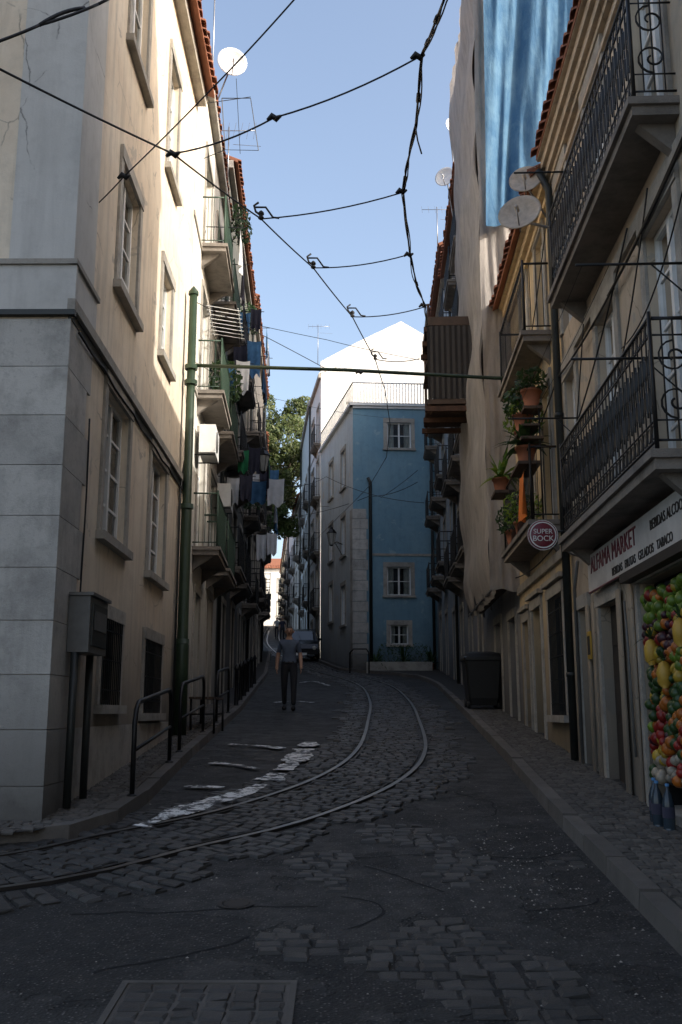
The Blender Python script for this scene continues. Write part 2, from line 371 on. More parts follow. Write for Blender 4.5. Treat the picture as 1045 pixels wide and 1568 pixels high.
def shell(h,w,s0,s1,zb,zt,mat,depth=7,roofm='tile',over=.3,rise=1.6,tiles=True,e0=True,e1=True):
    mb=h['side_walls']; e=.006
    for s,ok in ((s0+e,e0),(s1-e,e1)):
        if ok: mb.face([w.pt(s,zb,-.003),w.pt(s,zb,-depth),w.pt(s,zt,-depth),w.pt(s,zt+rise,-depth/2),w.pt(s,zt,-.003)],mat)
    mb.face([w.pt(s0,zb,-depth),w.pt(s1,zb,-depth),w.pt(s1,zt,-depth),w.pt(s0,zt,-depth)],mat)
    rf=h['roof']; k=rise/(depth/2); th=.07
    def q(n,up=0): return zt+.03-n*k+up
    n0=over; a=n0; b=-depth/2
    rf.hexa([w.pt(s0,q(a),a),w.pt(s1,q(a),a),w.pt(s1,q(b),b),w.pt(s0,q(b),b),w.pt(s0,q(a,th),a),w.pt(s1,q(a,th),a),w.pt(s1,q(b,th),b),w.pt(s0,q(b,th),b)],roofm)
    zr=q(-depth/2); 
    rf.hexa([w.pt(s0,zr,-depth/2),w.pt(s1,zr,-depth/2),w.pt(s1,zt-.1,-depth-.3),w.pt(s0,zt-.1,-depth-.3),w.pt(s0,zr+th,-depth/2),w.pt(s1,zr+th,-depth/2),w.pt(s1,zt,-depth-.3),w.pt(s0,zt,-depth-.3)],roofm)
    if tiles:
        s=s0+.1; 
        while s<s1-.05:
            zz=R(-.008,.008); o=R(-.02,.03)
            for seg in range(3):
                na=n0+.05+o-seg*.4; nb=na-.44
                prof=[(math.cos(a)*.085,math.sin(a)*.075) for a in [math.pi*i/5 for i in range(6)]]
                vs=[w.pt(s+x,q(na,th+y+zz+.012),na) for x,y in prof]+[w.pt(s+x*.85,q(nb,th+y*.8+zz-.004),nb) for x,y in prof]
                vs2=[w.pt(s+x*.8,q(na,th+y*.75+zz),na) for x,y in prof]
                rf.mesh(vs+vs2,[(i,i+1,i+7,i+6) for i in range(5)]+[(i,i+1,i+13,i+12) for i in range(5)],roofm,False)
            s+=.2
def cloth(mb,a,b,drop,m,folds=3,amp=.04):
    a=Vector(a);b=Vector(b); t=(b-a).normalized(); n=t.cross(Vector((0,0,1))).normalized(); K=12;J=8;vs=[]
    ph=R(0,6)
    for j in range(J+1):
        for i in range(K+1):
            u=i/K; v=j/J; p=a.lerp(b,u); z=-drop*v*(1+.06*math.sin(u*9+ph))-.03*math.sin(math.pi*u)
            vs.append(p+Vector((0,0,z))+n*amp*v*math.sin(u*folds*6.28+ph+v)+t*(.04*(.5-u)*v))
    mb.mesh(vs,[(j*(K+1)+i,j*(K+1)+i+1,(j+1)*(K+1)+i+1,(j+1)*(K+1)+i) for j in range(J) for i in range(K)],m,True)
def leaves(mb,c,rad,n,size,m):
    c=Vector(c)
    for i in range(n):
        d=Vector((R(-1,1),R(-1,1),R(-1,1)))
        if d.length>1: d.normalize()
        p=c+Vector((d.x*rad[0],d.y*rad[1],d.z*rad[2]))
        u=Vector((R(-1,1),R(-1,1),R(-1,1))).normalized(); v=u.orthogonal().normalized(); s=size*R(.6,1.3)
        mb.face([p-u*s,p+v*s*.45,p+u*s,p-v*s*.45],m)
def spiky(mb,c,n,L,m,wd=.035):
    c=Vector(c)
    for i in range(n):
        a=R(0,6.28); el=R(.3,1.4); d=Vector((math.cos(a),math.sin(a),0)); l=L*R(.6,1.1); side=Vector((-d.y,d.x,0)); pr=None
        for k in range(6):
            t=k/5; p=c+d*(l*math.cos(el)*t)+Vector((0,0,l*(math.sin(el)*t-.75*t*t*math.cos(el)*.9))); w_=wd*(math.sin(math.pi*(.12+.88*t))+.02)
            cur=(p-side*w_,p+side*w_)
            if pr: mb.face([pr[0],pr[1],cur[1],cur[0]],m)
            pr=cur
def pot(mb,c,r=.13,hh=.24,m='terracotta'): mb.lathe(c,[(r*.7,0),(r,hh*.85),(r*1.12,hh*.86),(r*1.12,hh),(r*.95,hh),(r*.9,hh*.9)],m)
def catmull(pts,step):
    out=[]; P=[Vector(p) for p in pts]; P=[2*P[0]-P[1]]+P+[2*P[-1]-P[-2]]
    for i in range(1,len(P)-2):
        n=max(2,int((P[i+1]-P[i]).length/step))
        for k in range(n):
            t=k/n; a,b,c,d=P[i-1:i+3]
            out.append(.5*((2*b)+(c-a)*t+(2*a-5*b+4*c-d)*t*t+(-a+3*b-3*c+d)*t**3))
    out.append(P[-2]); return out
# ------------------------------------------------------------------ GROUND
ys=[-400,-200,-100,-40,-20]+[y for y in range(-18,38,2)]+[38,40,42]+list(range(44,116,3))+[115,160,300,600,900]
ys=sorted(set(ys))
mb=MB()
for a,b in zip(ys,ys[1:]): mb.face([(-500,a,G(a)),(500,a,G(a)),(500,b,G(b)),(-500,b,G(b))],'earth')
mb.build('ground')
mb=MB(); ry=[-20+i*1.0 for i in range(136)]
for a,b in zip(ry,ry[1:]):
    mb.face([(-16,a,G(a)+.004),(9,a,G(a)+.004),(9,b,G(b)+.004),(-16,b,G(b)+.004)],'asphalt')
mb.build('road')
KL=[(7.0,-16),(7.3,-4.0),(7.45,-2.75),(7.75,-2.2),(8.3,-1.9),(9.1,-1.80),(12.7,-1.91),(20.4,-2.03),(37,-2.75),(55,-3.9),(70,-5.6),(110,-8)]
KR=[(-12,1.4),(2,1.62),(5.16,1.68),(8.65,1.81),(13.4,2.1),(21.3,2.47),(30,2.85),(34.5,2.7),(37.5,2.0),(39.2,.9),(40.5,-.05),(42,-.35),(52,-2.0),(68,-3.7),(78,-4.6),(110,-6.6)]
KH=.12
def pavement(name,K,inner):
    e=empty(name); mb=MB(); kb=MB()
    yy=sorted({k[0] for k in K}|{K[0][0]+i*.5 for i in range(int((K[-1][0]-K[0][0])/.5))})
    sg=1 if inner>0 else -1
    for a,b in zip(yy,yy[1:]):
        if b-a<1e-4: continue
        xa,xb=interp(K,a),interp(K,b)
        mb.face([(xa+sg*.12,a,G(a)+KH-.01),(inner,a,G(a)+KH-.01),(inner,b,G(b)+KH-.01),(xb+sg*.12,b,G(b)+KH-.01)],'joint')
    line=[Vector((k[1],k[0],0)) for k in K]; dense=[]
    for p,q in zip(line,line[1:]):
        n=max(1,int((q-p).length/.1)); dense+= [p.lerp(q,k/n) for k in range(n)]
    dense.append(line[-1]); i=0
    while i<len(dense)-2:
        j=min(len(dense)-1,i+random.randint(6,10)); p,q=dense[i],dense[j]; t=(q-p).normalized(); nn=Vector((t.y,-t.x,0))*sg
        p2=p+t*.008; q2=q-t*.008; h=KH+R(-.008,.01)
        def z(v,o): return Vector((v.x,v.y,G(v.y)+o))
        w1=.14
        kb.hexa([z(p2,-.05),z(q2,-.05),z(q2+nn*w1,-.05),z(p2+nn*w1,-.05),z(p2+nn*.015,h),z(q2+nn*.015,h),z(q2+nn*w1,h),z(p2+nn*w1,h)],'kerb')
        i=j
    mb.build('bedding',e); kb.build('kerb_stones',e); return e
pl=pavement('pavement',KL,-15.5); pr=pavement('pavement',KR,8.9)
def sett(mb,cx,cy,ux,uy,l,w,z,top,m):
    vx,vy=-uy,ux; b=.012; dz1,dz2=R(-.003,.003),R(-.003,.003)
    vs=[];j=lambda:R(-.008,.008)
    for (hl,hw,zz) in ((l/2,w/2,-.01),(l/2,w/2,top*.5),(l/2-b,w/2-b,top)):
        for sx,sy in ((-1,-1),(1,-1),(1,1),(-1,1)):
            x=cx+ux*hl*sx+vx*hw*sy+(j() if zz>0 else 0); y=cy+uy*hl*sx+vy*hw*sy+(j() if zz>0 else 0)
            vs.append((x,y,G(y)+z+zz+(dz1*sx+dz2*sy if zz==top else 0)))
    mb.mesh(vs,[(8,9,10,11)]+[(a,(a+1)%4,4+(a+1)%4,4+a) for a in range(4)]+[(4+a,4+(a+1)%4,8+(a+1)%4,8+a) for a in range(4)],m)
def calcada(K,sg,wallx,y0,y1,parent):
    mb=MB(); y=y0
    while y<y1:
        x=interp(K,y)+sg*.19; xe=wallx(y)
        while (xe-x)*sg>0:
            w=R(.07,.1); sett(mb,x,y+R(-.01,.01),1,R(-.12,.12),w-.008,.082,KH-.012,.014+R(0,.006),'calc'); x+=sg*w
        y+=.09
    mb.build('paving_stones',parent)
calcada(KL,-1,lambda y:-3.2 if y>8.05 else -6,7.42,21,pl)
calcada(KR,1,lambda y:2.32+.0417*y,4.0,22,pr)
# ---- tram track
trk=catmull([(-9,5.0,0),(-6,5.55,0),(-4,6.15,0),(-2.25,6.88,0),(-1.48,7.82,0),(-.65,8.95,0),(.19,11.0,0),(.69,13.75,0),(.97,18.5,0),(1.13,23.3,0),(1.05,29.5,0),(.45,35,0),(-.7,41,0),(-2.0,48,0),(-3.3,56,0),(-4.8,70,0),(-6.5,95,0)],.11)
e=empty('tram_track'); rl=MB(); st=MB()
def offs(path,o):
    out=[]
    for i,p in enumerate(path):
        t=(path[min(i+1,len(path)-1)]-path[max(0,i-1)]).normalized(); out.append(p+Vector((t.y,-t.x,0))*o)
    return out
def strip(mb,path,o0,o1,z0,m,z1=None):
    A=offs(path,o0);B=offs(path,o1)
    for i in range(len(path)-1):
        a,b,c,d=A[i],B[i],B[i+1],A[i+1]; zz=z0 if z1 is None else z1
        mb.face([(a.x,a.y,G(a.y)+z0),(b.x,b.y,G(b.y)+zz),(c.x,c.y,G(c.y)+zz),(d.x,d.y,G(d.y)+z0)],m)
sub=trk[::3]
for o in (-.46,.46):
    strip(rl,sub,o-.026,o+.026,.030,'steel'); strip(rl,sub,o-.026,o-.028,.030,'steeldk',-.01); strip(rl,sub,o+.026,o+.028,.030,'steeldk',.006)
    sg=-1 if o>0 else 1
    strip(rl,sub,o+sg*.030,o+sg*.068,.008,'steeldk'); strip(rl,sub,o+sg*.068,o+sg*.085,.026,'steeldk'); strip(rl,sub,o+sg*.085,o+sg*.087,.026,'steeldk',0)
rl.build('rails',e)
for i in range(0,len(trk)-1):
    p=trk[i]
    if p.y>60: break
    if p.y>32 and i%2: continue
    t=(trk[i+1]-p).normalized(); nx,ny=t.y,-t.x; o=-1.25+R(0,.1); 
    while o<1.22:
        w=R(.13,.19); c=o+w/2; lim=.95+.35*noise.noise(Vector((p.x*1.2,p.y*1.2,c)))
        near=abs(abs(c)-.46)
        if abs(c)<lim and near>.035+w*.28: 
            sett(st,p.x+nx*c,p.y+ny*c,nx,ny,w-.02,.095 if p.y<32 else .17,.004,.018+R(0,.010),'sett')
        o+=w
st.build('granite_setts',e)
mb=MB(); y=4.2
while y<9.2:
    x=-.4+R(0,.1)
    while x<1.75:
        w=R(.11,.17); f=((x-.6)/1.0)**2+((y-6.3)/2.3)**2+2.6*noise.noise(Vector((x*1.5,y*1.1,3.3)))
        if f<.55: sett(mb,x,y+R(-.012,.012),1,R(-.1,.1),w-.018,.1,-.004,.012+R(0,.016),'sett')
        x+=w
    y+=.118
mb.build('cobblestone_patch')
# ---- manhole cover with stone inlay
mb=MB(); x0,x1,y0,y1=-1.0,-.2,3.9,4.83
def gz(y,o): return G(y)+o
def gbox(mb,x0,x1,y0,y1,h,m): mb.hexa([(x0,y0,gz(y0,-.01)),(x1,y0,gz(y0,-.01)),(x1,y1,gz(y1,-.01)),(x0,y1,gz(y1,-.01)),(x0,y0,gz(y0,h)),(x1,y0,gz(y0,h)),(x1,y1,gz(y1,h)),(x0,y1,gz(y1,h))],m)
for a in ((x0,x1,y0,y0+.03),(x0,x1,y1-.03,y1),(x0,x0+.03,y0+.03,y1-.03),(x1-.03,x1,y0+.03,y1-.03)): gbox(mb,*a,.014,'kerb')
for i in range(6):
    for j in range(8):
        cx=lerp(x0+.04,x1-.04,(i+.5)/6); cy=lerp(y0+.04,y1-.04,(j+.5)/8); sett(mb,cx,cy,1,R(-.06,.06),.105,.088,.0,.016+R(-.002,.003),'sett')
gbox(mb,x0+.03,x1-.03,y0+.03,y1-.03,.006,'kerb'); mb.build('manhole_cover')
mb=MB(); c=(-.62,6.12); 
for r0,r1,h,m_ in ((.0,.075,.012,'steeldk'),(.085,.11,.013,'steeldk')):
    for k in range(20):
        a,b=2*math.pi*k/20,2*math.pi*(k+1)/20
        mb.face([(c[0]+r*math.cos(t),c[1]+r*math.sin(t),G(c[1]+r*math.sin(t))+h) for r,t in ((r0,a),(r1,a),(r1,b),(r0,b))],m_)
mb.build('valve_cover')
def ghit(px,py):
    d=ray(px,py); y=10
    for _ in range(30):
        f=G(y)-EYE-d.z/d.y*y; g=(G(y+.01)-EYE-d.z/d.y*(y+.01)-f)/.01; y-=f/g
    return Vector((d.x/d.y*y,y,0))
mb=MB()
def paint(pts,w):
    c=catmull([ghit(*p) for p in pts],.07)
    for i in range(len(c)-1):
        k=w*(1+.9*noise.noise(Vector((c[i].x*3,c[i].y*3,1))))/2
        if noise.noise(Vector((c[i].x*2.2,c[i].y*2.2,7)))<-.34: continue
        strip(mb,[c[i],c[i+1]+(c[i+1]-c[i])*.02],-k,k+R(-.01,.01),.034,'marking')
paint([(476,1140),(455,1165),(425,1190),(380,1216),(300,1240),(215,1272)],.25)
paint([(352,1143),(400,1146),(450,1152)],.13); paint([(325,1172),(365,1176),(400,1183)],.13); paint([(283,1209),(320,1210),(352,1212)],.13)
paint([(455,1048),(480,1045),(505,1052)],.12); paint([(420,1078),(450,1076),(480,1078)],.12)
mb.build('road_marking')
# cracks and grit on the carriageway
mb=MB()
random.seed(21)
for (x,y,an,L) in ((-.1,7.3,.2,1.3),(.1,7.1,-.5,.9),(.9,7.4,.1,1.1),(-1.6,5.9,.3,1.5),(.0,5.6,1.2,.9),(-.1,5.3,.1,.8),(1.2,8.8,1.3,1.6),(1.35,11.5,1.4,2.4),(-1.2,4.9,.9,1.0),(.9,9.8,.4,.8),(-1.5,12.6,.1,.9),(-1.3,15.2,.3,.9),(1.0,6.0,-.3,.7)):
    pts=[]; 
    for k in range(int(L/.06)):
        an+=R(-.35,.35); x+=math.cos(an)*.06; y+=math.sin(an)*.06; pts.append(Vector((x,y,0)))
    for i in range(len(pts)-1):
        k=.005+.012*abs(noise.noise(pts[i]*5)); strip(mb,[pts[i],pts[i+1]],-k,k,.0065,'dark')
mb.build('road_cracks')
mb=MB(); lm=simple('pale_grit',(.35,.32,.28),.9)
for i in range(420):
    if i<260: x=random.gauss(1.25,.3); y=random.gauss(7.2,1.1)
    else: x=R(-2,1.7); y=R(4.2,13)
    if x>interp(KR,y)-.02: x=interp(KR,y)-R(.02,.15)
    r_=R(.003,.011); z_=G(y)+.006; a0=R(0,6); c=[(x+r_*R(.6,1.2)*math.cos(a0+t*1.26),y+r_*R(.6,1.2)*math.sin(a0+t*1.26),z_) for t in range(5)]
    tp=(x,y,z_+r_*.7)
    for t in range(5): mb.face([c[t],c[(t+1)%5],tp],lm)
mb.build('grit_litter'); random.seed(7)
# ================================================================== LEFT CORNER HOUSE
H=House('ochre_corner_house')
w=Wall((-2.40,8.1),(-2.49,15.2),1); wf=Wall((-2.40,8.1),(-10.4,8.15),1); wf.n=Vector((0,-1,0))
SL=5.05
oa=w.rect((163,592),(188,843)); ob=w.rect((231,692),(247,893)); oc=w.rect((187,248),(205,490)); od=w.rect((249,405),(258,570))
oe=(oc[0]+.05,7.9+1.2,oc[2]+.05,10.9); of=(od[0],9.1,od[2],10.9)
og=w.rect((155,945),(178,1080)); oh=w.rect((220,978),(242,1092))
ops=[oa,ob,oc,od,oe,of,og,oh]
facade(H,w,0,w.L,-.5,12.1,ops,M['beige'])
for o in (oa,ob,oc,od,oe,of): window(H,w,o,curt=.45,rows=4,wd=.12)
for o in (og,oh): window(H,w,o,fm='frame_dark',curt=0,rows=1); grille(H,w,o,.03,.09)
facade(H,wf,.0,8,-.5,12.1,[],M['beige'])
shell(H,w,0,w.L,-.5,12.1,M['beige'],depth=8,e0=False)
mt=H['mouldings']
wbox(mt,w,-.06,w.L,SL,SL+.10,.002,.07,'trim'); wbox(mt,w,-.02,w.L,SL-.08,SL-.002,.002,.035,'pipedk')
wbox(mt,wf,-.065,8,SL+.0,SL+.42,.002,.05,'quoin'); wbox(mt,wf,-.075,8,SL+.422,SL+.47,.002,.075,'trim'); wbox(mt,wf,-.07,8,SL-.05,SL-.002,.002,.065,'pipedk')
wbox(mt,w,-.05,.78,SL+.102,SL+.42,.002,.05,'quoin'); wbox(mt,w,-.075,.8,SL+.422,SL+.47,.002,.075,'trim')
wbox(mt,wf,-.03,.55,SL+.472,12.0,.002,.03,'quoin'); wbox(mt,w,-.03,.70,SL+.472,12.0,.002,.03,'quoin')
qb=H['quoin_blocks']; z=G(8)-.05; k=0
while z<SL-.1:
    hh=min(.44,SL-.055-z); fw=.62 if k%2 else .75; 
    wbox(qb,wf,-.032,fw,z+.003,z+hh-.003,.003,.03,'stone'); wbox(qb,wf,fw+.006,3.0,z+.003,z+hh-.003,.003,.028,'stone')
    wbox(qb,w,-.0,.80 if k%2 else .66,z+.003,z+hh-.003,.003,.028,'stone'); z+=hh; k+=1
wbox(H['mouldings'],w,.82,w.L,-.3,G(9)+.75,.003,.02,'trim')
wbox(mt,w,0,w.L,11.85,12.1,.002,.16,'trim')
cb=H['cables']
cb.tube([w.pt(.2+i*.5,SL-.12-.02*math.sin(i*2.3),.05) for i in range(15)],.012,'cable',5)
cb.tube([w.pt(.78+.02*math.sin(i),G(9)+.1+i*.35,.04) for i in range(11)],.009,'cable',5)
cb.tube([w.pt(w.L-.75,G(14)+.1,.05),w.pt(w.L-.75,4.9,.05),w.pt(w.L-.5,5.4,.06)],.016,'pipedk',6)
H.done()
mb=MB(); s0,z0,s1,z1=w.rect((112,905),(150,1005),.15)
s0=.42; s1=1.1
wbox(mb,w,s0,s1,z0,z1,.035,.22,'pvc'); wbox(mb,w,s0-.02,s1+.02,z1+.002,z1+.03,.035,.25,'pvc'); wbox(mb,w,s0+.06,s1-.06,z0+.06,z1-.06,.222,.235,'pipedk')
wbox(mb,w,s0+.12,s1-.12,z0+.2,z1-.12,.237,.242,'pvc')
for s in (s0+.03,s1-.1): mb.tube([w.pt(s,G(9)+.1,.1),w.pt(s,z0,.1)],.035,'pipedk',8)
mb.build('meter_cabinet')
# ================================================================== ROW HOUSES
def rowhouse(name,w,zt,mat,lev,bays,dep=.45,rail='iron',ornate=False,over=.35,ground=True,fm='paintw',depth=7,roofm='tile'):
    H=House(name); ops=[];wins=[]
    y0=w.o.y
    for z in lev:
        for (s0,s1,kind) in bays:
            if z+2.15>zt-.2: continue
            if kind=='b': o=(s0+.35,z+.02,s1-.35,z+2.1)
            else: o=(s0+.3,z+.75,s1-.3,z+2.1)
            if o[2]-o[0]<.5: c=(s0+s1)/2; o=(c-.35,o[1],c+.35,o[3])
            ops.append(o); wins.append((o,kind))
            if kind=='b': balcony(H,w,s0,s1,z,dep,.95,ornate,rail)
    gw=[]
    if ground:
        for (s0,s1,kind) in bays:
            c=(s0+s1)/2; zg=G(w.pt(c,0).y)+KH; o=(c-.45,zg,c+.45,min(zg+2.15,lev[0]-.45)); ops.append(o); gw.append(o)
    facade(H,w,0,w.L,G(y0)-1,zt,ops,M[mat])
    for o,k in wins: window(H,w,o,fm=fm,curt=random.choice((0,.4,.6)),rows=4 if k=='b' else 3,sill=k!='b',wd=.1)
    for o in gw: door(H,w,o,random.choice(('wooddk','wood','frame_dark')))
    shell(H,w,0,w.L,G(y0)-1,zt,M[mat],depth=depth,over=over,roofm=roofm,tiles=roofm=='tile')
    wbox(H['mouldings'],w,.0,w.L,zt-.22,zt-.02,.003,.14,'trim')
    for z in lev[1:]: wbox(H['mouldings'],w,.0,w.L,z-.12,z-.03,.002,.025,'trim')
    H['pipes'].tube([w.pt(w.L-.12,G(w.pt(w.L,0).y),.07),w.pt(w.L-.12,zt-.1,.07)],.045,'pipedk',8)
    return H
wl2=Wall((-2.49,15.22),(-2.8,22),1); wl3=Wall((-2.8,22.02),(-3.2,33),1); wl4=Wall((-3.2,33.02),(-3.7,45),1); wl5=Wall((-3.7,45.02),(-4.45,55),1)
rowhouse('cream_balcony_house',wl2,13.3,'l2',[4.35,7.15,9.95],[(1.3,3.3,'b'),(3.9,6.1,'b')],rail='greeniron',over=.12).done()
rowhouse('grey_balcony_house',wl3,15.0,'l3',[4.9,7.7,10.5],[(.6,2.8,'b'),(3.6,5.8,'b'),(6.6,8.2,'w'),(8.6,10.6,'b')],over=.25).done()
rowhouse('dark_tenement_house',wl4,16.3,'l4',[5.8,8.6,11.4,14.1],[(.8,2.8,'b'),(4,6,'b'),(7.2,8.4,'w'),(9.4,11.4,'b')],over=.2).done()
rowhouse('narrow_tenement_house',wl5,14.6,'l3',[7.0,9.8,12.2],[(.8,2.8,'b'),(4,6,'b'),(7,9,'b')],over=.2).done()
# ================================================================== RIGHT ROW
def XR(y): return 2.317+.0417*y
w=Wall((XR(3),3),(XR(11.8),11.8),-1)
H=House('shop_house'); Y=w.sy
wins=[(Y(7.0),Y(7.85)),(Y(9.0),Y(9.8)),(Y(11.0),Y(11.6)),(Y(4.8),Y(5.7))]
ops=[]
for a,b in wins: ops+= [(a,3.45,b,5.62),(a,6.25,b,8.25)]
shop=(Y(6.95),.6,Y(8.75),2.72); dr=(Y(9.55),.6,Y(10.35),2.68); dr2=(Y(10.95),.7,Y(11.45),2.75)
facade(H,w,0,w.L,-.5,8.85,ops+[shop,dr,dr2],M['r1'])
for o in ops: window(H,w,o,curt=.55,rows=5,sill=False,wd=.14)
door(H,w,dr,'wooddk'); door(H,w,dr2,'wooddk',leaves=1); surround(H,w,shop,wd=.1,sill=False)
shell(H,w,0,w.L,-.5,8.85,M['r1'],depth=8,over=.22,rise=2.2)
mt=H['mouldings']
for i,(z0,z1,p) in enumerate(((8.2,8.26,.04),(8.42,8.5,.06),(8.502,8.62,.11),(8.622,8.74,.16),(8.742,8.85,.21))): wbox(mt,w,.0,w.L,z0,z1,.002,p,'r1')
wbox(mt,w,0,w.L,5.78,5.9,.002,.04,'trim'); wbox(mt,w,0,Y(6.9),-.3,G(5)+.6,.003,.03,'trim')
for y in (6.75,8.95,9.4,10.55,10.85,11.6): wbox(mt,w,Y(y)-.07,Y(y)+.07,.3,2.75,.034,.05,'r1')
balcony(H,w,Y(6.75),Y(10.45),6.22,.36,1.0,True); balcony(H,w,Y(6.75),Y(10.45),3.42,.36,1.02,True)
mt.hexa([w.pt(Y(6.25),8.9,.0),w.pt(Y(8.6),8.9,.0),w.pt(Y(8.6),8.9,-.25),w.pt(Y(6.25),8.9,-.25),w.pt(Y(6.25),11.0,.0),w.pt(Y(8.6),9.25,.0),w.pt(Y(8.6),9.25,-.25),w.pt(Y(6.25),11.0,-.25)],'r1')  # unseen wedge above the eave, added to slope the shadow edge opposite
pp=H['pipes']; s=Y(11.75); pp.tube([w.pt(s,G(11.7)+.1,.08),w.pt(s,8.3,.08),w.pt(s+.02,8.6,.2)],.05,'pipedk',10)
for z in (2,3.6,5.2,6.8): pp.tube([w.pt(s,z,.08),w.pt(s,z+.05,.08)],.06,'pipedk',10)
pp.tube([w.pt(Y(11.45),G(11)+.1,.05),w.pt(Y(11.45),3.0,.05),w.pt(Y(11.2),3.3,.05)],.02,'pvc',6)
pp.tube([w.pt(Y(8.95),G(9)+.5,.07),w.pt(Y(8.97),2.2,.08),w.pt(Y(9.05),2.6,.07)],.012,'pvc',8)
cb=H['cables']
def sag(mb,a,b,s,r,m='cable',n=12,sides=5):
    a=Vector(a);b=Vector(b); mb.tube([a.lerp(b,i/n)-Vector((0,0,s*4*(i/n)*(1-i/n))) for i in range(n+1)],r,m,sides)
for a,b,s_,r_ in (((Y(5),6.0),(Y(11.7),5.72),.25,.012),((Y(5),5.95),(Y(9),5.6),.1,.014),((Y(8.2),5.9),(Y(11.7),4.6),.15,.009),((Y(5),3.1),(Y(9.9),3.35),.05,.012),((Y(9.9),3.3),(Y(11.7),3.5),.1,.01),((Y(9.2),7.9),(Y(11.7),7.2),.5,.008),((Y(7.5),5.9),(Y(9.5),4.3),.2,.008),((Y(6.2),5.7),(Y(8.6),4.9),.3,.007),((Y(10.2),5.8),(Y(11.7),3.6),.1,.008)):
    sag(cb,w.pt(*a,.06),w.pt(*b,.07),s_,r_)
ci=H['clothes_line_brackets']
for y,z in ((6.75,4.86),(7.1,4.25),(10.8,4.9),(6.6,7.5),(9.6,7.3)):
    s=Y(y); ci.tube([w.pt(s,z,0),w.pt(s,z,.85)],.011,'iron',5); ci.tube([w.pt(s,z-.3,0),w.pt(s,z,.3)],.007,'iron',4)
sag(ci,w.pt(Y(6.75),4.86,.8),w.pt(Y(10.8),4.9,.8),.05,.003,'cable',8,3); sag(ci,w.pt(Y(6.75),4.86,.6),w.pt(Y(10.8),4.9,.6),.07,.003,'cable',8,3)
wbox(H['shopfront'],w,shop[0],shop[2],G(7.8)+.1,G(7.8)+.2,-.3,.05,'trim')
wbox(H['shopfront'],w,Y(6.8),Y(8.9),2.74,2.82,.04,.14,'wooddk')
H.done(); wr1=w
e=empty('shop_banner'); mb=MB()
wbox(mb,w,Y(6.3),Y(10.4),2.84,3.22,.09,.105,'banner'); wbox(mb,w,Y(6.3),Y(10.4),2.825,2.838,.085,.11,'red'); mb.build('board',e)
def text(body,size,loc,xd,zd,m,name,parent,ext=.004):
    cu=bpy.data.curves.new(name,'FONT'); cu.body=body; cu.size=size; cu.extrude=ext; cu.align_x='CENTER'; cu.align_y='CENTER'
    o=bpy.data.objects.new(name,cu); sc.collection.objects.link(o)
    dg=bpy.context.evaluated_depsgraph_get(); me=bpy.data.meshes.new_from_object(o.evaluated_get(dg)); bpy.data.objects.remove(o)
    me.materials.clear(); me.materials.append(M[m]); ob=bpy.data.objects.new(name,me); sc.collection.objects.link(ob)
    x=Vector(xd).normalized(); z=Vector(zd).normalized(); y=z.cross(x)
    ob.matrix_world=Matrix(((x.x,y.x,z.x,loc[0]),(x.y,y.y,z.y,loc[1]),(x.z,y.z,z.z,loc[2]),(0,0,0,1)))
    if parent: ob.parent=parent
    return ob
text('ALFAMA MARKET',.24,w.pt(Y(9.3),3.09,.108),-w.t,w.n,'red','lettering',e)
text('BEBIDAS   FRUTAS   GELADOS   TABACO',.11,w.pt(Y(8.3),2.90,.108),-w.t,w.n,'wooddk','small_lettering',e)
text('BEBIDAS ALCOOLICAS',.12,w.pt(Y(7.3),3.09,.108),-w.t,w.n,'wooddk','second_lettering',e)
e=empty('round_bar_sign'); mb=MB(); c=P3(831,820,11.5)
mb.lathe(c+Vector((0,-.04,0)),[(.0,0),(.165,0),(.175,.01),(.175,.08),(.165,.09),(.0,.09)],'red',28,(0,1,0)); 
for k in range(28):
    a,b=2*math.pi*k/28,2*math.pi*(k+1)/28
    for r0,r1,yy in ((.145,.16,-.043),(.172,.182,-.03)):
        mb.face([(c.x+r*math.cos(t),c.y+yy,c.z+r*math.sin(t)) for r,t in ((r0,a),(r1,a),(r1,b),(r0,b))],'paintw')
mb.tube([(c.x+.17,c.y,c.z+.05),(XR(11.5),c.y,c.z+.05)],.012,'iron'); mb.tube([(c.x+.17,c.y,c.z-.05),(XR(11.5),c.y,c.z-.05)],.012,'iron')
mb.build('disc',e); text('SUPER',.082,(c.x,c.y-.046,c.z+.04),(1,0,0),(0,-1,0),'paintw','upper_text',e); text('BOCK',.092,(c.x,c.y-.046,c.z-.045),(1,0,0),(0,-1,0),'paintw','lower_text',e)
mb=MB(); wbox(mb,w,Y(10.62),Y(10.8),2.15,2.45,.055,.07,'yellow'); wbox(mb,w,Y(10.65),Y(10.77),2.2,2.4,.071,.074,'wooddk'); mb.build('wall_notice')
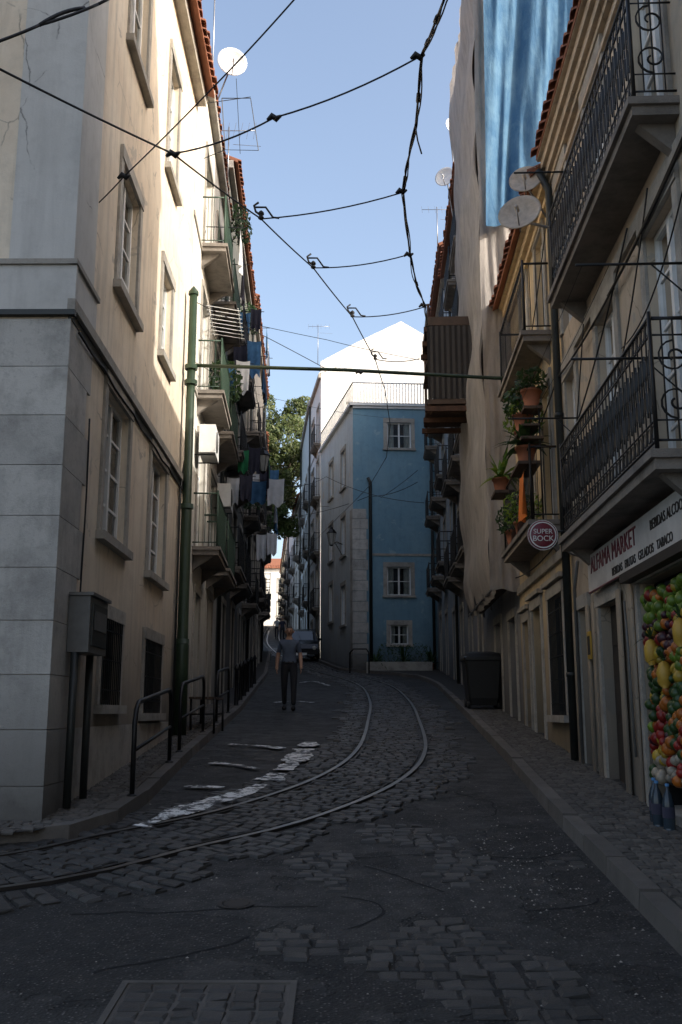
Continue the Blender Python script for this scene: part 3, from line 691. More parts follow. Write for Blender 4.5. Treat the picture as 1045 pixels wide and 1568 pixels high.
# fruit display panel
e=empty('fruit_display'); mb=MB(); wbox(mb,w,Y(7.0),Y(8.72),1.0,2.66,-.09,-.06,'dark')
bm=bmesh.new(); bmesh.ops.create_icosphere(bm,subdivisions=2,radius=1); iv=[v.co.copy() for v in bm.verts]; jf=[tuple(v.index for v in f.verts) for f in bm.faces]; bm.free()
fc={}
for n_,c_ in (('lime',(.14,.24,.02)),('lemon',(.5,.33,.03)),('orange',(.5,.14,.012)),('tomato',(.33,.015,.01)),('plum',(.06,.01,.02)),('onion',(.42,.36,.28)),('cabbage',(.03,.08,.015))):
    fc[n_]=simple(n_+'_fruit',c_,.45,var=.5,nscale=12,island=.5)
for k in range(900):
    s=R(Y(7.03),Y(8.68)); z=R(1.04,2.62); 
    f=noise.noise(Vector((s*2.3,z*2.3,5)))+.35*noise.noise(Vector((s*6,z*6,9))); f2=noise.noise(Vector((s*1.9,z*1.9,25)))
    if f>.28: nm='lime'
    elif f>.1: nm='orange' if f2>0 else 'lemon'
    elif f>-.06: nm='plum' if f2>.1 else 'cabbage'
    elif f>-.22: nm='tomato' if f2>-.1 else 'orange'
    else: nm='lemon' if f2>0 else 'cabbage'
    if z>2.35: nm='lime' if R(0,1)<.75 else nm
    if z<1.25 and R(0,1)<.7: nm='onion'
    r=R(.032,.062); q=w.pt(s,z,R(-.09,.0)); ex=R(.85,1.15)
    mb.mesh([q+Vector((v.x*r,v.y*r*ex,v.z*r*R(.97,1.0))) for v in iv],jf,fc[nm],True)
for sy,zz in ((8.35,2.1),(8.0,1.9),(7.5,2.2)):
    q=w.pt(Y(sy),zz,.04); mb.lathe(q,[(.02,-.12),(.055,-.08),(.062,.02),(.04,.08),(.01,.1)],'yellow',10); spiky(mb,q+Vector((0,0,.1)),18,.16,'leafd',.012)
mb.build('fruit',e)
bp=simple('bottle_plastic',(.03,.045,.06),.2)
for i,(yy,nn) in enumerate(((8.0,.18),(7.85,.2),(7.7,.16))):
    mb=MB(); q=w.pt(Y(yy),G(yy)+KH,nn); mb.lathe(q,[(.04,0),(.045,.02),(.045,.2),(.03,.26),(.014,.29),(.014,.32)],bp,12); mb.lathe(q,[(.016,.32),(.016,.34)],'clothblue',10)
    mb.lathe(q+Vector((0,0,.09)),[(.0465,0),(.0465,.08)],'clothdark',12); mb.build('water_bottle')
# yellow house
w=Wall((XR(11.82),11.82),(XR(16.4),16.4),-1); Y=w.sy; H=House('yellow_balcony_house')
ws=[(Y(12.7),Y(13.4)),(Y(14.3),Y(15.0))]; ops=[]
for a,b in ws: ops+=[(a,4.05,b,6.0),(a,6.66,b,8.3)]
g1=(Y(12.45),1.55,Y(13.5),3.1); g2=(Y(14.2),1.0,Y(15.0),3.1); g3=(Y(15.4),1.0,Y(15.95),3.0)
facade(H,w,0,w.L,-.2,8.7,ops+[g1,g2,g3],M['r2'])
for o in ops: window(H,w,o,curt=.6,rows=4,sill=False,wd=.13)
window(H,w,g1,fm='frame_dark',curt=0,rows=2); grille(H,w,g1,.03,.09); door(H,w,g2,'wooddk'); door(H,w,g3,'wood',leaves=1)
for o in (g1,g2,g3): wbox(H['mouldings'],w,o[0]-.2,o[2]+.2,o[3]+.17,o[3]+.23,.003,.09,'trim')
shell(H,w,0,w.L,-.2,8.7,M['r2'],depth=8,over=.3,rise=2.2)
for z0,z1,p in ((8.35,8.45,.06),(8.452,8.58,.13),(8.582,8.7,.2)): wbox(H['mouldings'],w,0,w.L,z0,z1,.002,p,'r2')
wbox(H['mouldings'],w,0,w.L,3.5,3.62,.002,.05,'trim')
balcony(H,w,Y(12.45),Y(15.1),6.62,.38,1.0); balcony(H,w,Y(12.45),Y(15.3),4.02,.38,1.0)
sag(H['cables'],w.pt(.1,5.75,.06),w.pt(w.L,5.5,.06),.15,.01); sag(H['cables'],w.pt(.1,8.2,.06),w.pt(w.L,5.9,.2),.5,.008); sag(H['cables'],w.pt(.1,3.75,.06),w.pt(w.L,3.8,.06),.1,.01)
H.done(); wr2=w
def potted(name,p,kind,sz=.3,m='leafy'):
    e=empty(name); a=MB(); pot(a,p); a.build('pot',e); b=MB(); q=Vector(p)+Vector((0,0,.24))
    if kind=='s': spiky(b,q,34,sz*1.5,m,.035)
    else: 
        leaves(b,q+Vector((0,0,sz*.5)),(sz*.8,sz*.8,sz*.7),260,.05,m)
        for k in range(6): b.tube([q,q+Vector((R(-1,1)*sz*.6,R(-1,1)*sz*.6,sz*R(.4,1)))],.006,'bark',4)
    b.build('leaves',e)
potted('potted_plant',w.pt(Y(15.0),4.95,.42),'s',.40)
potted('potted_plant',w.pt(Y(14.6),4.04,.3),'l',.34,'leafd'); potted('potted_plant',w.pt(Y(12.75),4.85,.36),'s',.38,'leafd'); potted('potted_plant',w.pt(Y(12.9),5.35,.36),'l',.34,'leafd')
potted('potted_plant',w.pt(Y(13.9),4.04,.26),'l',.38,'leafy'); potted('potted_plant',w.pt(Y(13.2),5.2,.3),'l',.36,'leafy'); potted('potted_plant',w.pt(Y(12.6),5.6,.28),'l',.26,'leafd')
mb=MB(); wbox(mb,w,Y(12.5),Y(13.3),4.80,4.84,.2,.5,'wood'); wbox(mb,w,Y(14.7),Y(15.25),4.90,4.945,.25,.56,'wood'); wbox(mb,w,Y(12.5),Y(13.3),5.14,5.18,.15,.45,'wood'); wbox(mb,w,Y(12.5),Y(13.2),5.32,5.348,.2,.44,'wood'); 
for yy in (12.52,13.28): mb.tube([w.pt(Y(yy),4.05,.2),w.pt(Y(yy),5.58,.2)],.012,'iron')
wbox(mb,w,Y(12.5),Y(12.8),5.56,5.598,.15,.4,'wood')
mb.build('plant_shelf')
mb=MB(); cloth(mb,w.pt(Y(12.6),4.72,.42),w.pt(Y(13.0),4.72,.42),.6,'orange'); mb.tube([w.pt(Y(12.5),4.73,.42),w.pt(Y(13.3),4.73,.42)],.004,'cable',4); mb.build('orange_laundry')
# scaffolded house
w=Wall((XR(16.42),16.42),(XR(21.5),21.5),-1); Y=w.sy; H=House('scaffolded_house')
ga=(.5,1.25,1.4,3.2); gb=(2.6,1.5,3.6,3.3); ops=[ga,gb]+[(s,z,s+.8,z+1.8) for s in (.7,3.0) for z in (4.6,7.4,10.2,13)]
facade(H,w,0,w.L,0,16.2,ops,M['r4']); door(H,w,ga); door(H,w,gb,'wood')
for o in ops[2:]: window(H,w,o,curt=0)
shell(H,w,0,w.L,0,16.2,M['r4'],depth=8,over=.3)
H.done()
e=empty('scaffold_netting')
sf=MB()
for s in (.0,1.7,3.4,4.9):
    for n in (.1,.42): sf.tube([w.pt(s,3.6,n),w.pt(s,16.8,n)],.024,'alu',6)
for z in [3.65+1.9*i for i in range(7)]:
    sf.tube([w.pt(0,z,.42),w.pt(4.9,z,.42)],.022,'alu',6); sf.tube([w.pt(0,z,0),w.pt(0,z,.45)],.022,'alu',6); wbox(sf,w,.02,4.9,z+.03,z+.07,.12,.4,'wood')
sf.tube([w.pt(0,16.5,-3),w.pt(0,16.5,.45)],.024,'alu',6)
sf.build('scaffold_tubes',e)
def sheet(fn,nu,nv,m,name,parent):
    mb=MB(); vs=[fn(i/nu,j/nv) for j in range(nv+1) for i in range(nu+1)]
    mb.mesh(vs,[(j*(nu+1)+i,j*(nu+1)+i+1,(j+1)*(nu+1)+i+1,(j+1)*(nu+1)+i) for j in range(nv) for i in range(nu)],m,True); return mb.build(name,parent)
def nz(a,b,c): return noise.noise(Vector((a,b,c)))
def netf(u,v):
    s=-.1+5.1*u; z=3.55+13.1*v+.18*nz(u*5,0,1)*(1-v); k=.03*math.sin(v*43)+.09*nz(s*1.1,z*.5,2)+.06*nz(s*4,z*.8,4)+.03*nz(s*11,z*.9,4)
    n=.5+k-.12*max(0,.06-v)/.06
    return w.pt(s,z,n)
sheet(netf,60,110,'net','street_side_net',e)
def nete(u,v):
    n=.5-1.4*u; z=3.6+13.0*v+.15*nz(u*5,3,1)*(1-v); n2=n+.06*nz(z*.6,u*3,8)
    return w.pt(-.12+.09*nz(n*2.5,z*.45,5)+.07*nz(n*7,z*.6,6)+.03*nz(n*16,z*.8,6),z,n2)
sheet(nete,50,110,'net','end_net',e)
def tarpf(u,v):
    top=17; zb=10.1+.5*u+.25*nz(u*4,1,2)
    z=lerp(top,zb,v); n=.28-1.7*u+.12*v*(1-u)
    fold=.13*nz(u*5+v*1.5,v*.8,6)+.07*nz(u*13+v*2,v*1.3,1)+.05*math.sin(u*30+v*7+4*nz(u*2,v*2,1))*v
    return w.pt(-.32+fold,z,n)
sheet(tarpf,110,70,'tarp','blue_tarpaulin',e)
e=empty('timber_scaffold_platform'); mb=MB()
w3=Wall((XR(19.0),19.0),(XR(22),22),-1)
for z,thk in ((7.72,.10),(8.6,.04),(9.42,.18)):
    n=14
    for i in range(n):
        a=lerp(0,1.7,i/n); wbox(mb,w3,a+.005,a+1.7/n-.005,z+R(-.01,.01),z+thk,-.02,1.36,'wood')
for z in (7.69,9.4):
    for s in (.05,.85,1.65): wbox(mb,w3,s-.04,s+.04,z-.12,z-.012,0,1.4,'rust')
for s in (.05,1.65):
    for n_ in (.2,1.3): mb.tube([w3.pt(s,7.5,n_),w3.pt(s,9.9,n_)],.03,'rust',6)
for i in range(24):
    a=i/24*1.36-.02; b=(i+1)/24*1.36-.02
    mb.face([w3.pt(-.02+.02*(i%2),7.82,a),w3.pt(-.02+.02*((i+1)%2),7.82,b),w3.pt(-.02+.02*((i+1)%2),9.4,b),w3.pt(-.02+.02*(i%2),9.4,a)],'wooddk')
mb.build('platform',e)
wr4=Wall((XR(21.52),21.52),(XR(29.5),29.5),-1); wr5=Wall((XR(29.52),29.52),(3.97,40.6),-1)
rowhouse('worn_grey_balcony_house',wr4,15.4,'r4',[5.3,8.1,10.9,13.0],[(.6,2.4,'b'),(3.1,4.9,'b'),(5.8,7.6,'b')]).done()
rowhouse('pale_blue_balcony_house',wr5,16.6,'r5',[6.2,9.0,11.8,14.3],[(.8,2.6,'b'),(4.2,6.0,'b'),(7.6,9.4,'b')],dep=.5).done()
rowhouse('tall_street_house',Wall((XR(-12),-12),(XR(2.9),2.9),-1),15.5,'r1',[3.2,6,8.8,11.6],[(1,3,'b'),(5,7,'b'),(9,11,'b')]).done()
H=House('tall_setback_house'); wS=Wall((XR(2.95)+.5,2.95),(XR(6.2)+.5,6.2),-1)
facade(H,wS,0,wS.L,8.95,15.8,[],M['r1']); shell(H,wS,0,wS.L,8.95,15.8,M['r1'],over=.1); H.done()
# ================================================================== BLUE HOUSE
H=House('blue_corner_house'); wb=Wall((.5,40),(4.3,40.25),1); wl=Wall((.5,40),(-1.0,47.8),-1)
if wb.n.y>0: wb.n=-wb.n
if wl.n.x>0: wl.n=-wl.n
b1=wb.rect((593,647),(630,687)); b2=wb.rect((593,868),(630,912)); b3=wb.rect((598,957),(626,987))
T=14.35
facade(H,wb,0,wb.L,2,T,[b1,b2,b3],M['blue'])
for o in (b1,b2,b3): window(H,wb,o,curt=.5,rows=2,wd=.16)
lops=[(1.6,z,2.5,z+1.7) for z in (5.2,8.2,11.2)]+[(4.6,z,5.5,z+1.7) for z in (5.6,8.4,11.4)]
facade(H,wl,0,wl.L,2,T,lops,M['whiteblue'])
for o in lops: window(H,wl,o,curt=.4,wd=.14)
mt=H['mouldings']
wbox(mt,wb,-.12,wb.L,T,T+.12,-.2,.16,'white'); wbox(mt,wl,-.1,wl.L,T,T+.12,-.2,.155,'white'); wbox(mt,wb,0,wb.L,T-.1,T-.003,.002,.08,'white')
wbox(mt,wb,.7,wb.L,7.9,8.0,.002,.03,'trim')
z=3.0;k=0
while z<9.8:
    wbox(H['quoin_blocks'],wb,-.03,.55 if k%2 else .62,z+.005,z+.42,.003,.04,'stone'); wbox(H['quoin_blocks'],wl,-.04,.5 if k%2 else .42,z+.005,z+.42,.003,.036,'stone'); z+=.43;k+=1
H['pipes'].tube([wb.pt(.72,3,.1),wb.pt(.72,11.0,.1),wb.pt(.62,11.2,.1)],.07,'pipedk',8)
H['pipes'].tube([wb.pt(3.3,3,.1),wb.pt(3.3,T-.1,.1)],.06,'pipedk',8)
H['terrace'].face([wb.pt(0,T+.06,0),wb.pt(wb.L,T+.06,0),Vector((3.4,48,T+.06)),Vector((-1.0,47.8,T+.06))],'trim')
for i in range(26):
    s=lerp(.1,wb.L-.5,i/25); H['terrace_railing'].tube([wb.pt(s,T+.12,0),wb.pt(s,T+1.05,0)],.02,'paintw',5)
for i in range(30):
    s=lerp(.1,wl.L,i/29); H['terrace_railing'].tube([wl.pt(s,T+.12,0),wl.pt(s,T+1.05,0)],.016,'pvc',5)
H['terrace_railing'].tube([wb.pt(0,T+1.05,0),wb.pt(wb.L-.4,T+1.05,0)],.03,'paintw'); H['terrace_railing'].tube([wl.pt(0,T+1.05,0),wl.pt(wl.L,T+1.05,0)],.03,'pvc')
H.done()
for i in range(5):
    x=1.4+i*.55; y=39.55; potted('potted_plant',(x,y,G(y)+KH),'l' if i%2 else 's',.7 if i%2 else .6,'leafd')
mb=MB(); mb.box(1.0,3.6,38.95,39.12,G(39),G(39)+.45,'trim'); mb.build('low_wall')
e=empty('railing_hoop'); mb=MB(); 
pts=[(.35,38.9,G(39)),(.35,38.9,G(39)+.8),(.5,38.9,G(39)+.95),(1.0,38.9,G(39)+.95),(1.1,38.9,G(39)+.8),(1.1,38.9,G(39))]; mb.tube(pts,.03,'iron',8); mb.build('tube',e)
H=House('white_gable_house'); wg=Wall((-1.05,48),(4.8,48.3),1)
if wg.n.y>0: wg.n=-wg.n
zt=19.3; facade(H,wg,0,wg.L,3,zt,[(1.0,15.2,1.9,17.0)],M['white']); window(H,wg,(1.0,15.2,1.9,17.0),fm='frame_dark',curt=0)
pk=[wg.pt(0,zt,0),wg.pt(wg.L,zt,0),wg.pt(wg.L,20.6,0),wg.pt(4.2,21.6,0),wg.pt(1.9,20.4,0)]
H['gable'].face(pk,'white')
H['gable'].face([wg.pt(4.2,21.6,0),wg.pt(1.9,20.4,0),wg.pt(1.9,20.4,-8),wg.pt(4.2,21.6,-8)],'white'); H['gable'].face([wg.pt(4.2,21.6,0),wg.pt(wg.L,20.6,0),wg.pt(wg.L,20.6,-8),wg.pt(4.2,21.6,-8)],'white')
H['gable'].face([wg.pt(1.9,20.4,0),wg.pt(0,zt,0),wg.pt(0,zt,-8),wg.pt(1.9,20.4,-8)],'white')
H['gable'].box(2.9,3.3,50,50.5,20.5,22.1,'white')
H.done()
def farrow(name,p0,p1,zt,mat,lev,side,n,dep=.4,roofm='tile',over=.2):
    w=Wall(p0,p1,side); b=[]; st=w.L/n
    for i in range(n): b.append((i*st+.35,i*st+min(st-.3,2.2),'b' if i%2==0 else 'w'))
    H=rowhouse(name,w,zt,mat,lev,b,dep=dep,over=over,roofm=roofm); return H.done()
farrow('white_street_house',(-1.02,47.85),(-1.7,53),18.6,'white',[6.6,9.4,12.2,15.0],-1,2,.3,'white',.1)
farrow('pale_street_house',(-1.72,53.05),(-2.6,63),18.8,'whiteblue',[7.5,10.3,13.1],-1,4,.3,'white',.1)
farrow('white_terrace_house',(-2.62,63.05),(-4.2,78),15.6,'white',[8.8,11.6],-1,5)
farrow('cream_terrace_house',(-4.22,78.05),(-6.6,108),16.6,'l2',[10.8,13.4],-1,9)
farrow('far_white_house',(-6.4,70),(-8.4,90),13.5,'white',[9.2],1,6)
farrow('far_cream_house',(-8.42,90.05),(-9.6,114),18.5,'l2',[12,14.8],1,7)
H=House('hilltop_house'); wh=Wall((-14,117),(2,117),1); 
if wh.n.y>0: wh.n=-wh.n
oo=[(s,z,s+1,z+1.6) for s in (1,4,6.4,8.8,12) for z in (12.8,15.6)]
facade(H,wh,0,wh.L,9,18.5,oo,M['white']); [window(H,wh,o,curt=.3) for o in oo]; shell(H,wh,0,wh.L,9,18.5,M['white']); H.done()
# ================================================================== TREE
def tree(name,base,crown,rad,n):
    e=empty(name); t=MB(); b=Vector(base); top=Vector(crown)
    t.tube([b,b.lerp(top,.35)+Vector((.3,.2,0)),b.lerp(top,.7)+Vector((-.2,.1,0)),top],[.4,.3,.22,.1],'bark',10)
    l=MB(); cl=[]
    for k in range(95):
        d=Vector((R(-1,1),R(-1,1),R(-1,1)))
        while d.length>1 or d.length<.3: d=Vector((R(-1,1),R(-1,1),R(-1,1)))
        c=top+Vector((d.x*rad[0],d.y*rad[1],d.z*rad[2])); cl.append(c)
        st_=b.lerp(top,R(.55,.95)); t.tube([st_,st_.lerp(c,.5)+Vector((0,0,R(0,.4))),c],[.07,.04,.012],'bark',5)
    for c in cl:
        r=R(.55,1.15); leaves(l,c,(r,r,r*.75),int(n/95),.14,'leaf')
    t.build('trunk_and_limbs',e); l.build('foliage',e)
tree('broadleaf_tree',(-6.6,66,G(66)),(-4.5,66,18.4),(3.5,3.2,5.4),38000)
# ================================================================== POLES, WIRES
e=empty('tram_catenary_pole'); mb=MB(); x,y=-2.35,14.6; g=G(y)+KH
mb.tube([(x,y,g),(x,y,g+1.3),(x,y,g+1.35),(x,y,4.6),(x,y,4.65),(x,y,8.1)],[.10,.10,.082,.08,.068,.062],'greenpole',14)
mb.lathe((x,y,8.1),[(.08,0),(.08,.05),(.03,.12),(.0,.16)],'greenpole',12)
for z in (g+1.32,4.62,6.85,6.6): mb.lathe((x,y,z),[(.1,0),(.1,.07)],'greenpole',12)
A=Vector((x,y,6.92)); B=Vector((XR(15.0)-.45,15,6.85)); mb.tube([A,A.lerp(B,.5)+Vector((0,0,.03)),B,Vector((XR(15.0)+.0,15,6.85))],.030,'greenpole',8)
sag(mb,(x,y,8.0),A.lerp(B,.45),-.02,.006); mb.build('pole',e)
e=empty('overhead_wires'); mb=MB()
def wire(pts,r=.009,s=0,m='cable'):
    P=[P3(*p) for p in pts]
    for a,b in zip(P,P[1:]): sag(mb,a,b,s,r,m,8,5)
    return P
wire([(-40,85,5.5),(265,235,7.8),(400,335,9.9),(480,410,11.7),(540,485,14),(575,550,16.2),(590,597,18.5),(598,650,22.5),(592,700,27),(565,745,32),(520,790,40),(470,840,52)],.009,.012)
cr=[((265,235,7.8),(420,180,7.75)),((420,180,7.75),(640,88,7.6)),((400,335,9.9),(615,295,9.9)),((480,410,11.7),(625,390,11.7)),((540,485,14),(650,470,14)),((575,550,16.2),(643,549,16.2))]
for a,b in cr: wire([a,b],.0085,.05)
for p in ((400,330,9.9),(480,406,11.7),(540,481,14),(575,547,16.2)): 
    q=P3(*p); mb.lathe(q-Vector((0,0,.05)),[(.012,0),(.032,.015),(.032,.035),(.015,.05),(.035,.065),(.03,.09),(.01,.11)],'cable',8)
    mb.tube([q,q+Vector((-.06,0,.05)),q+Vector((-.08,0,.12)),q+Vector((-.03,0,.16))],.013,'cable',5)
    mb.tube([q+Vector((-.08,0,.1)),q+Vector((.05,0,.1)),q+Vector((.13,0,-.02)),q+Vector((.2,0,-.03))],.012,'cable',5)
for p in ((420,180,7.75),(640,86,7.6),(615,293,9.9),(626,390,11.7),(648,468,14),(265,236,7.8),(190,270,8.6),(551,570,14.8)): 
    q=P3(*p); mb.tube([q+Vector((-.06,0,-.02)),q+Vector((-.02,0,.02)),q+Vector((.02,0,-.01)),q+Vector((.06,0,.02))],[.012,.03,.03,.012],'cable',7)
bun=[(690,-40,6.2),(680,0,6.5),(647,85,7.6),(637,190,8.6),(622,262,9.6),(618,292,9.9),(628,390,11.7),(640,440,13),(652,470,14),(655,500,17)]
P=[P3(*p) for p in bun]
for k,(r_,am) in enumerate(((.011,.0),(.007,.014),(.007,.022))):
    pts=[]
    for a,b in zip(P,P[1:]):
        for i in range(8):
            t=i/8; q=a.lerp(b,t); pts.append(q+Vector((am*math.sin(len(pts)*.5+k*2),am*math.cos(len(pts)*.43+k),-.05*4*t*(1-t)*(k*.5))))
    mb.tube(pts,r_,'cable',5)
for i in range(10):
    a,b=random.choice(list(zip(P,P[1:]))[1:8]); q=a.lerp(b,R(0,1)); d=(b-a).normalized(); mb.tube([q,q+d*.12],.02,'cable',6)
mb.tube([P3(636,190,8.6),P3(640,215,8.6),P3(646,235,8.55)],.008,'cable',5)
wire([(145,316,9.0),(190,270,8.6),(330,130,7.3),(450,0,6.3),(500,-60,6)],.007,.01)
wire([(-40,75,5.6),(60,38,5.9),(150,6,6.2),(230,-40,6.5)],.011,.01)
wire([(60,38,5.9),(130,12,6.15)],.014,-.03); 
wire([(322,480,20),(500,520,19),(643,551,18)],.006,.02); wire([(300,555,15.4),(420,610,30),(600,640,38)],.006,.1)
wire([(440,792,48),(565,760,39),(640,738,36)],.012,.15); wire([(445,770,50),(560,775,42),(640,720,36)],.01,.1); wire([(420,740,30),(500,730,36),(650,770,30)],.01,.2)
mb.build('wires',e)
def dish(name,c,aim,r,m,mount):
    e=empty(name); mb=MB(); c=Vector(c); ax=Vector(aim).normalized()
    prof=[(.001,0)]+[(r*k/6,.22*r*(k/6)**2*1.2) for k in range(1,7)]+[(r,.22*r*1.2-.012),(r*.5,.22*r*.3-.02),(.01,-.02)]
    mb.lathe(c,prof,m,28,ax); f=c+ax*r*.95-Vector((0,0,r*.25))
    mb.tube([c-Vector((0,0,r*.98))+ax*.2*r,f],.01,'alu',5); mb.tube([f,f-ax*.09],.026,m,8)
    mt_=Vector(mount); mb.tube([c-ax*.02,c-ax*.10,mt_.lerp(c-ax*.1,.5)*1.0,mt_],.018,'alu',6); mb.build('dish',e)
dish('satellite_dish',P3(355,97,17.5),(.3,-1,-.05),.30,'dishw',(-2.62,17.8,13.4))
dish('satellite_dish',P3(798,330,11.2),(-.45,-1,.35),.27,'dishb',(XR(11.5),11.5,7.6))
dish('satellite_dish',P3(806,278,11.9),(-.35,-1,.3),.22,'dishb',(XR(12.1),12.1,8.0))
dish('satellite_dish',P3(683,272,24),(-.5,-1,.1),.28,'dishw',(XR(24)-.1,24.2,13.0))
dish('satellite_dish',P3(692,195,24),(.6,-1,.1),.24,'dishw',(XR(24)-.1,24.2,14.3))
def antenna(name,base,h,n=6,wd=.5):
    e=empty(name); mb=MB(); b=Vector(base); mb.tube([b,b+Vector((0,0,h))],.016,'alu',6)
    mb.tube([b+Vector((-.5,0,h-.1)),b+Vector((.6,0,h-.1))],.01,'alu',5)
    for i in range(n):
        x=-.5+1.1*i/(n-1); q=b+Vector((x,0,h-.1)); mb.tube([q-Vector((0,wd*.3,wd*.4)),q+Vector((0,wd*.3,wd*.4))],.006,'alu',4)
    mb.tube([b+Vector((.1,0,h-.45)),b+Vector((.75,0,h-.5))],.006,'alu',4)
    mb.build('aerial',e)
antenna('tv_antenna',(-2.55,17.3,13.2),3.6); antenna('tv_antenna',(-2.6,20.5,13.3),1.6,8,1.0); antenna('tv_antenna',(-1.2,48.2,19.2),2.2); antenna('tv_antenna',(3.2,30,16.5),1.6)
mb=MB(); c=[P3(340,150,16.5),P3(384,150,16.5),P3(396,230,16.5),P3(345,229,16.5)]
mb.tube(c+[c[0]],.009,'cable',4); mb.tube([P3(362,120,16.5),P3(368,235,16.5)],.007,'cable',4); mb.tube([P3(300,160,16.5),P3(384,148,16.5)],.007,'cable',4); mb.tube([c[3],Vector((-2.6,16.5,c[3].z-.2))],.008,'cable',4); mb.build('wire_aerial')
def lantern(name,wallpt,out,s=1.0):
    e=empty(name); mb=MB(); a=Vector(wallpt); o=Vector(out); d=o-a
    mb.tube([a,a+d*.5+Vector((0,0,.12)),o+Vector((0,0,.02))],.018*s,'iron',6); mb.tube([a-Vector((0,0,.5)),a+d*.35-Vector((0,0,.2)),a+d*.7+Vector((0,0,.08))],.013*s,'iron',6)
    mb.tube([a+d*.4+Vector((.08*math.cos(t*.6),0,-.02+.08*math.sin(t*.6))) for t in range(9)],.008,'iron',4)
    mb.lathe(o,[(.07*s,0),(.08*s,.02),(.16*s,.40*s),(.165*s,.40*s)],'lamp',6,smooth=False)
    mb.lathe(o+Vector((0,0,.4*s)),[(.19*s,0),(.19*s,.02),(.09*s,.14*s),(.06*s,.15*s),(.05*s,.2*s),(.0,.25*s)],'iron',6,smooth=False); mb.lathe(o-Vector((0,0,.06*s)),[(.01,0),(.05*s,.02),(.08*s,.06)],'iron',6)
    for k in range(6):
        t=k*math.pi/3; 
        mb.tube([o+Vector((.085*s*math.cos(t),.085*s*math.sin(t),0)),o+Vector((.168*s*math.cos(t),.168*s*math.sin(t),.4*s))],.009,'iron',4)
    mb.build('lantern',e)
p=P3(403,722,24); lantern('wall_lantern',(-2.88,24,p.z),p,1.0)
p=P3(508,834,42.3); lantern('wall_lantern',wl.pt(2.3,p.z,0),(p.x,p.y,p.z),1.25)
for (yy,z,wd,n_,cols) in ((26.0,7.35,2.4,1.15,('clothwhite','clothblue','clothwhite','clothblue')),(24.0,10.6,2.4,.85,('clothblue','clothdark','clothblue')),(24.5,8.2,1.6,1.0,('clothdark','clothgreen','clothdark')),(27,12.6,2.5,.8,('clothblue','clothwhite','clothdark')),(17.3,10.7,1.6,.65,('clothwhite','clothdark')),(31,9.3,2.2,.8,('clothdark','clothwhite'))):
    ww=wl2 if yy<22 else wl3; s=ww.sy(yy); mb=MB(); mb.tube([ww.pt(s,z,n_),ww.pt(s+wd,z,n_)],.005,'cable',4)
    for q in (s,s+wd): mb.tube([ww.pt(q,z,0),ww.pt(q,z,n_+.1)],.01,'iron',4)
    k=len(cols)
    for i,cn in enumerate(cols): cloth(mb,ww.pt(s+wd*(i+.08)/k,z,n_),ww.pt(s+wd*(i+.9)/k,z,n_),R(.55,.95),cn)
    mb.build('hanging_laundry')
def washline(ww,y,z,n0,n1,cols):
    mb=MB(); q=ww.sy(y); mb.tube([ww.pt(q,z,0),ww.pt(q,z,n1+.05)],.01,'iron',4); k=len(cols)
    for i,cn in enumerate(cols): cloth(mb,ww.pt(q-.25*i,z-.01,lerp(n0,n1,i/k)),ww.pt(q-.25*i+.05,z-.01,lerp(n0,n1,(i+.95)/k)),R(.5,.9),cn,2,.05)
    mb.build('hanging_laundry')
washline(wl3,25.0,7.55,.5,1.45,('clothblue','clothwhite')); washline(wl3,23.2,7.9,.3,.9,('clothgreen','clothdark')); washline(wl3,28.5,8.6,.3,1.2,('clothwhite','clothdark','clothblue'))
washline(wl2,19.5,8.75,.2,.8,('clothblue','clothwhite')); washline(wl3,22.6,10.4,.2,.9,('clothdark','clothblue')); washline(wl2,21.5,6.8,.2,.8,('clothwhite','clothdark')); washline(wl3,31,7.2,.4,1.1,('clothwhite','clothwhite')); washline(wl3,24.4,12.0,.2,.8,('clothblue','clothdark'))
for p in ((365,345,22),(395,490,26),(362,585,19),(400,760,30),(425,760,45),(432,800,50)):
    q=P3(*p); mb=MB()
    wx=interp([(16,-2.52),(22,-2.8),(33,-3.2),(45,-3.7),(55,-4.45)],q.y); q.x=wx+.3; leaves(mb,q,(.35,.5,.45),260,.08,'leafd'); mb.tube([(wx,q.y,q.z-.3),q],.02,'bark',5); mb.build('balcony_plant')
mb=MB(); s=wl2.sy(17.2)
for i in range(8): mb.tube([wl2.pt(s+i*.2,9.05,.05),wl2.pt(s+i*.2,8.95,.7)],.007,'paintw',4)
for n_ in (.1,.65): mb.tube([wl2.pt(s,9.0,n_),wl2.pt(s+1.4,9.0,n_)],.009,'paintw',4)
mb.build('drying_rack')
for yy,z in ((16.4,6.0),(20.5,5.9)):
    mb=MB(); s=wl2.sy(yy); wbox(mb,wl2,s,s+.8,z,z+.5,.08,.36,'paintw'); mb.lathe(wl2.pt(s+.3,z+.25,.362),[(.19,0),(.19,.012),(.02,.014)],'pvc',16,wl2.n)
    for q in (s+.1,s+.7): mb.tube([wl2.pt(q,z-.02,0),wl2.pt(q,z-.02,.36)],.015,'iron',4)
    mb.build('air_conditioner')
def guard(name,y0,y1,off,h=.85):
    e=empty(name); mb=MB(); 
    def q(y,z): return Vector((interp(KL,y)-off,y,G(y)+KH-.02+z))
    mb.tube([q(y0,0),q(y0,h-.18),q(y0+.05,h-.06),q(y0+.18,h)]+[q(lerp(y0+.18,y1-.18,i/6),h) for i in range(1,6)]+[q(y1-.18,h),q(y1-.05,h-.06),q(y1,h-.18),q(y1,0)],.024,'iron',8)
    mb.tube([q(y0,.42),q((y0+y1)/2,.42),q(y1,.42)],.018,'iron',8); 
    for y in (y0,y1): mb.lathe(q(y,0),[(.05,0),(.05,.03),(.03,.04)],'iron',8)
    mb.build('hoop',e)
guard('guard_rail',9.25,11.6,.10); guard('guard_rail',12.6,15.0,.12); guard('guard_rail',16.6,18.6,.1)
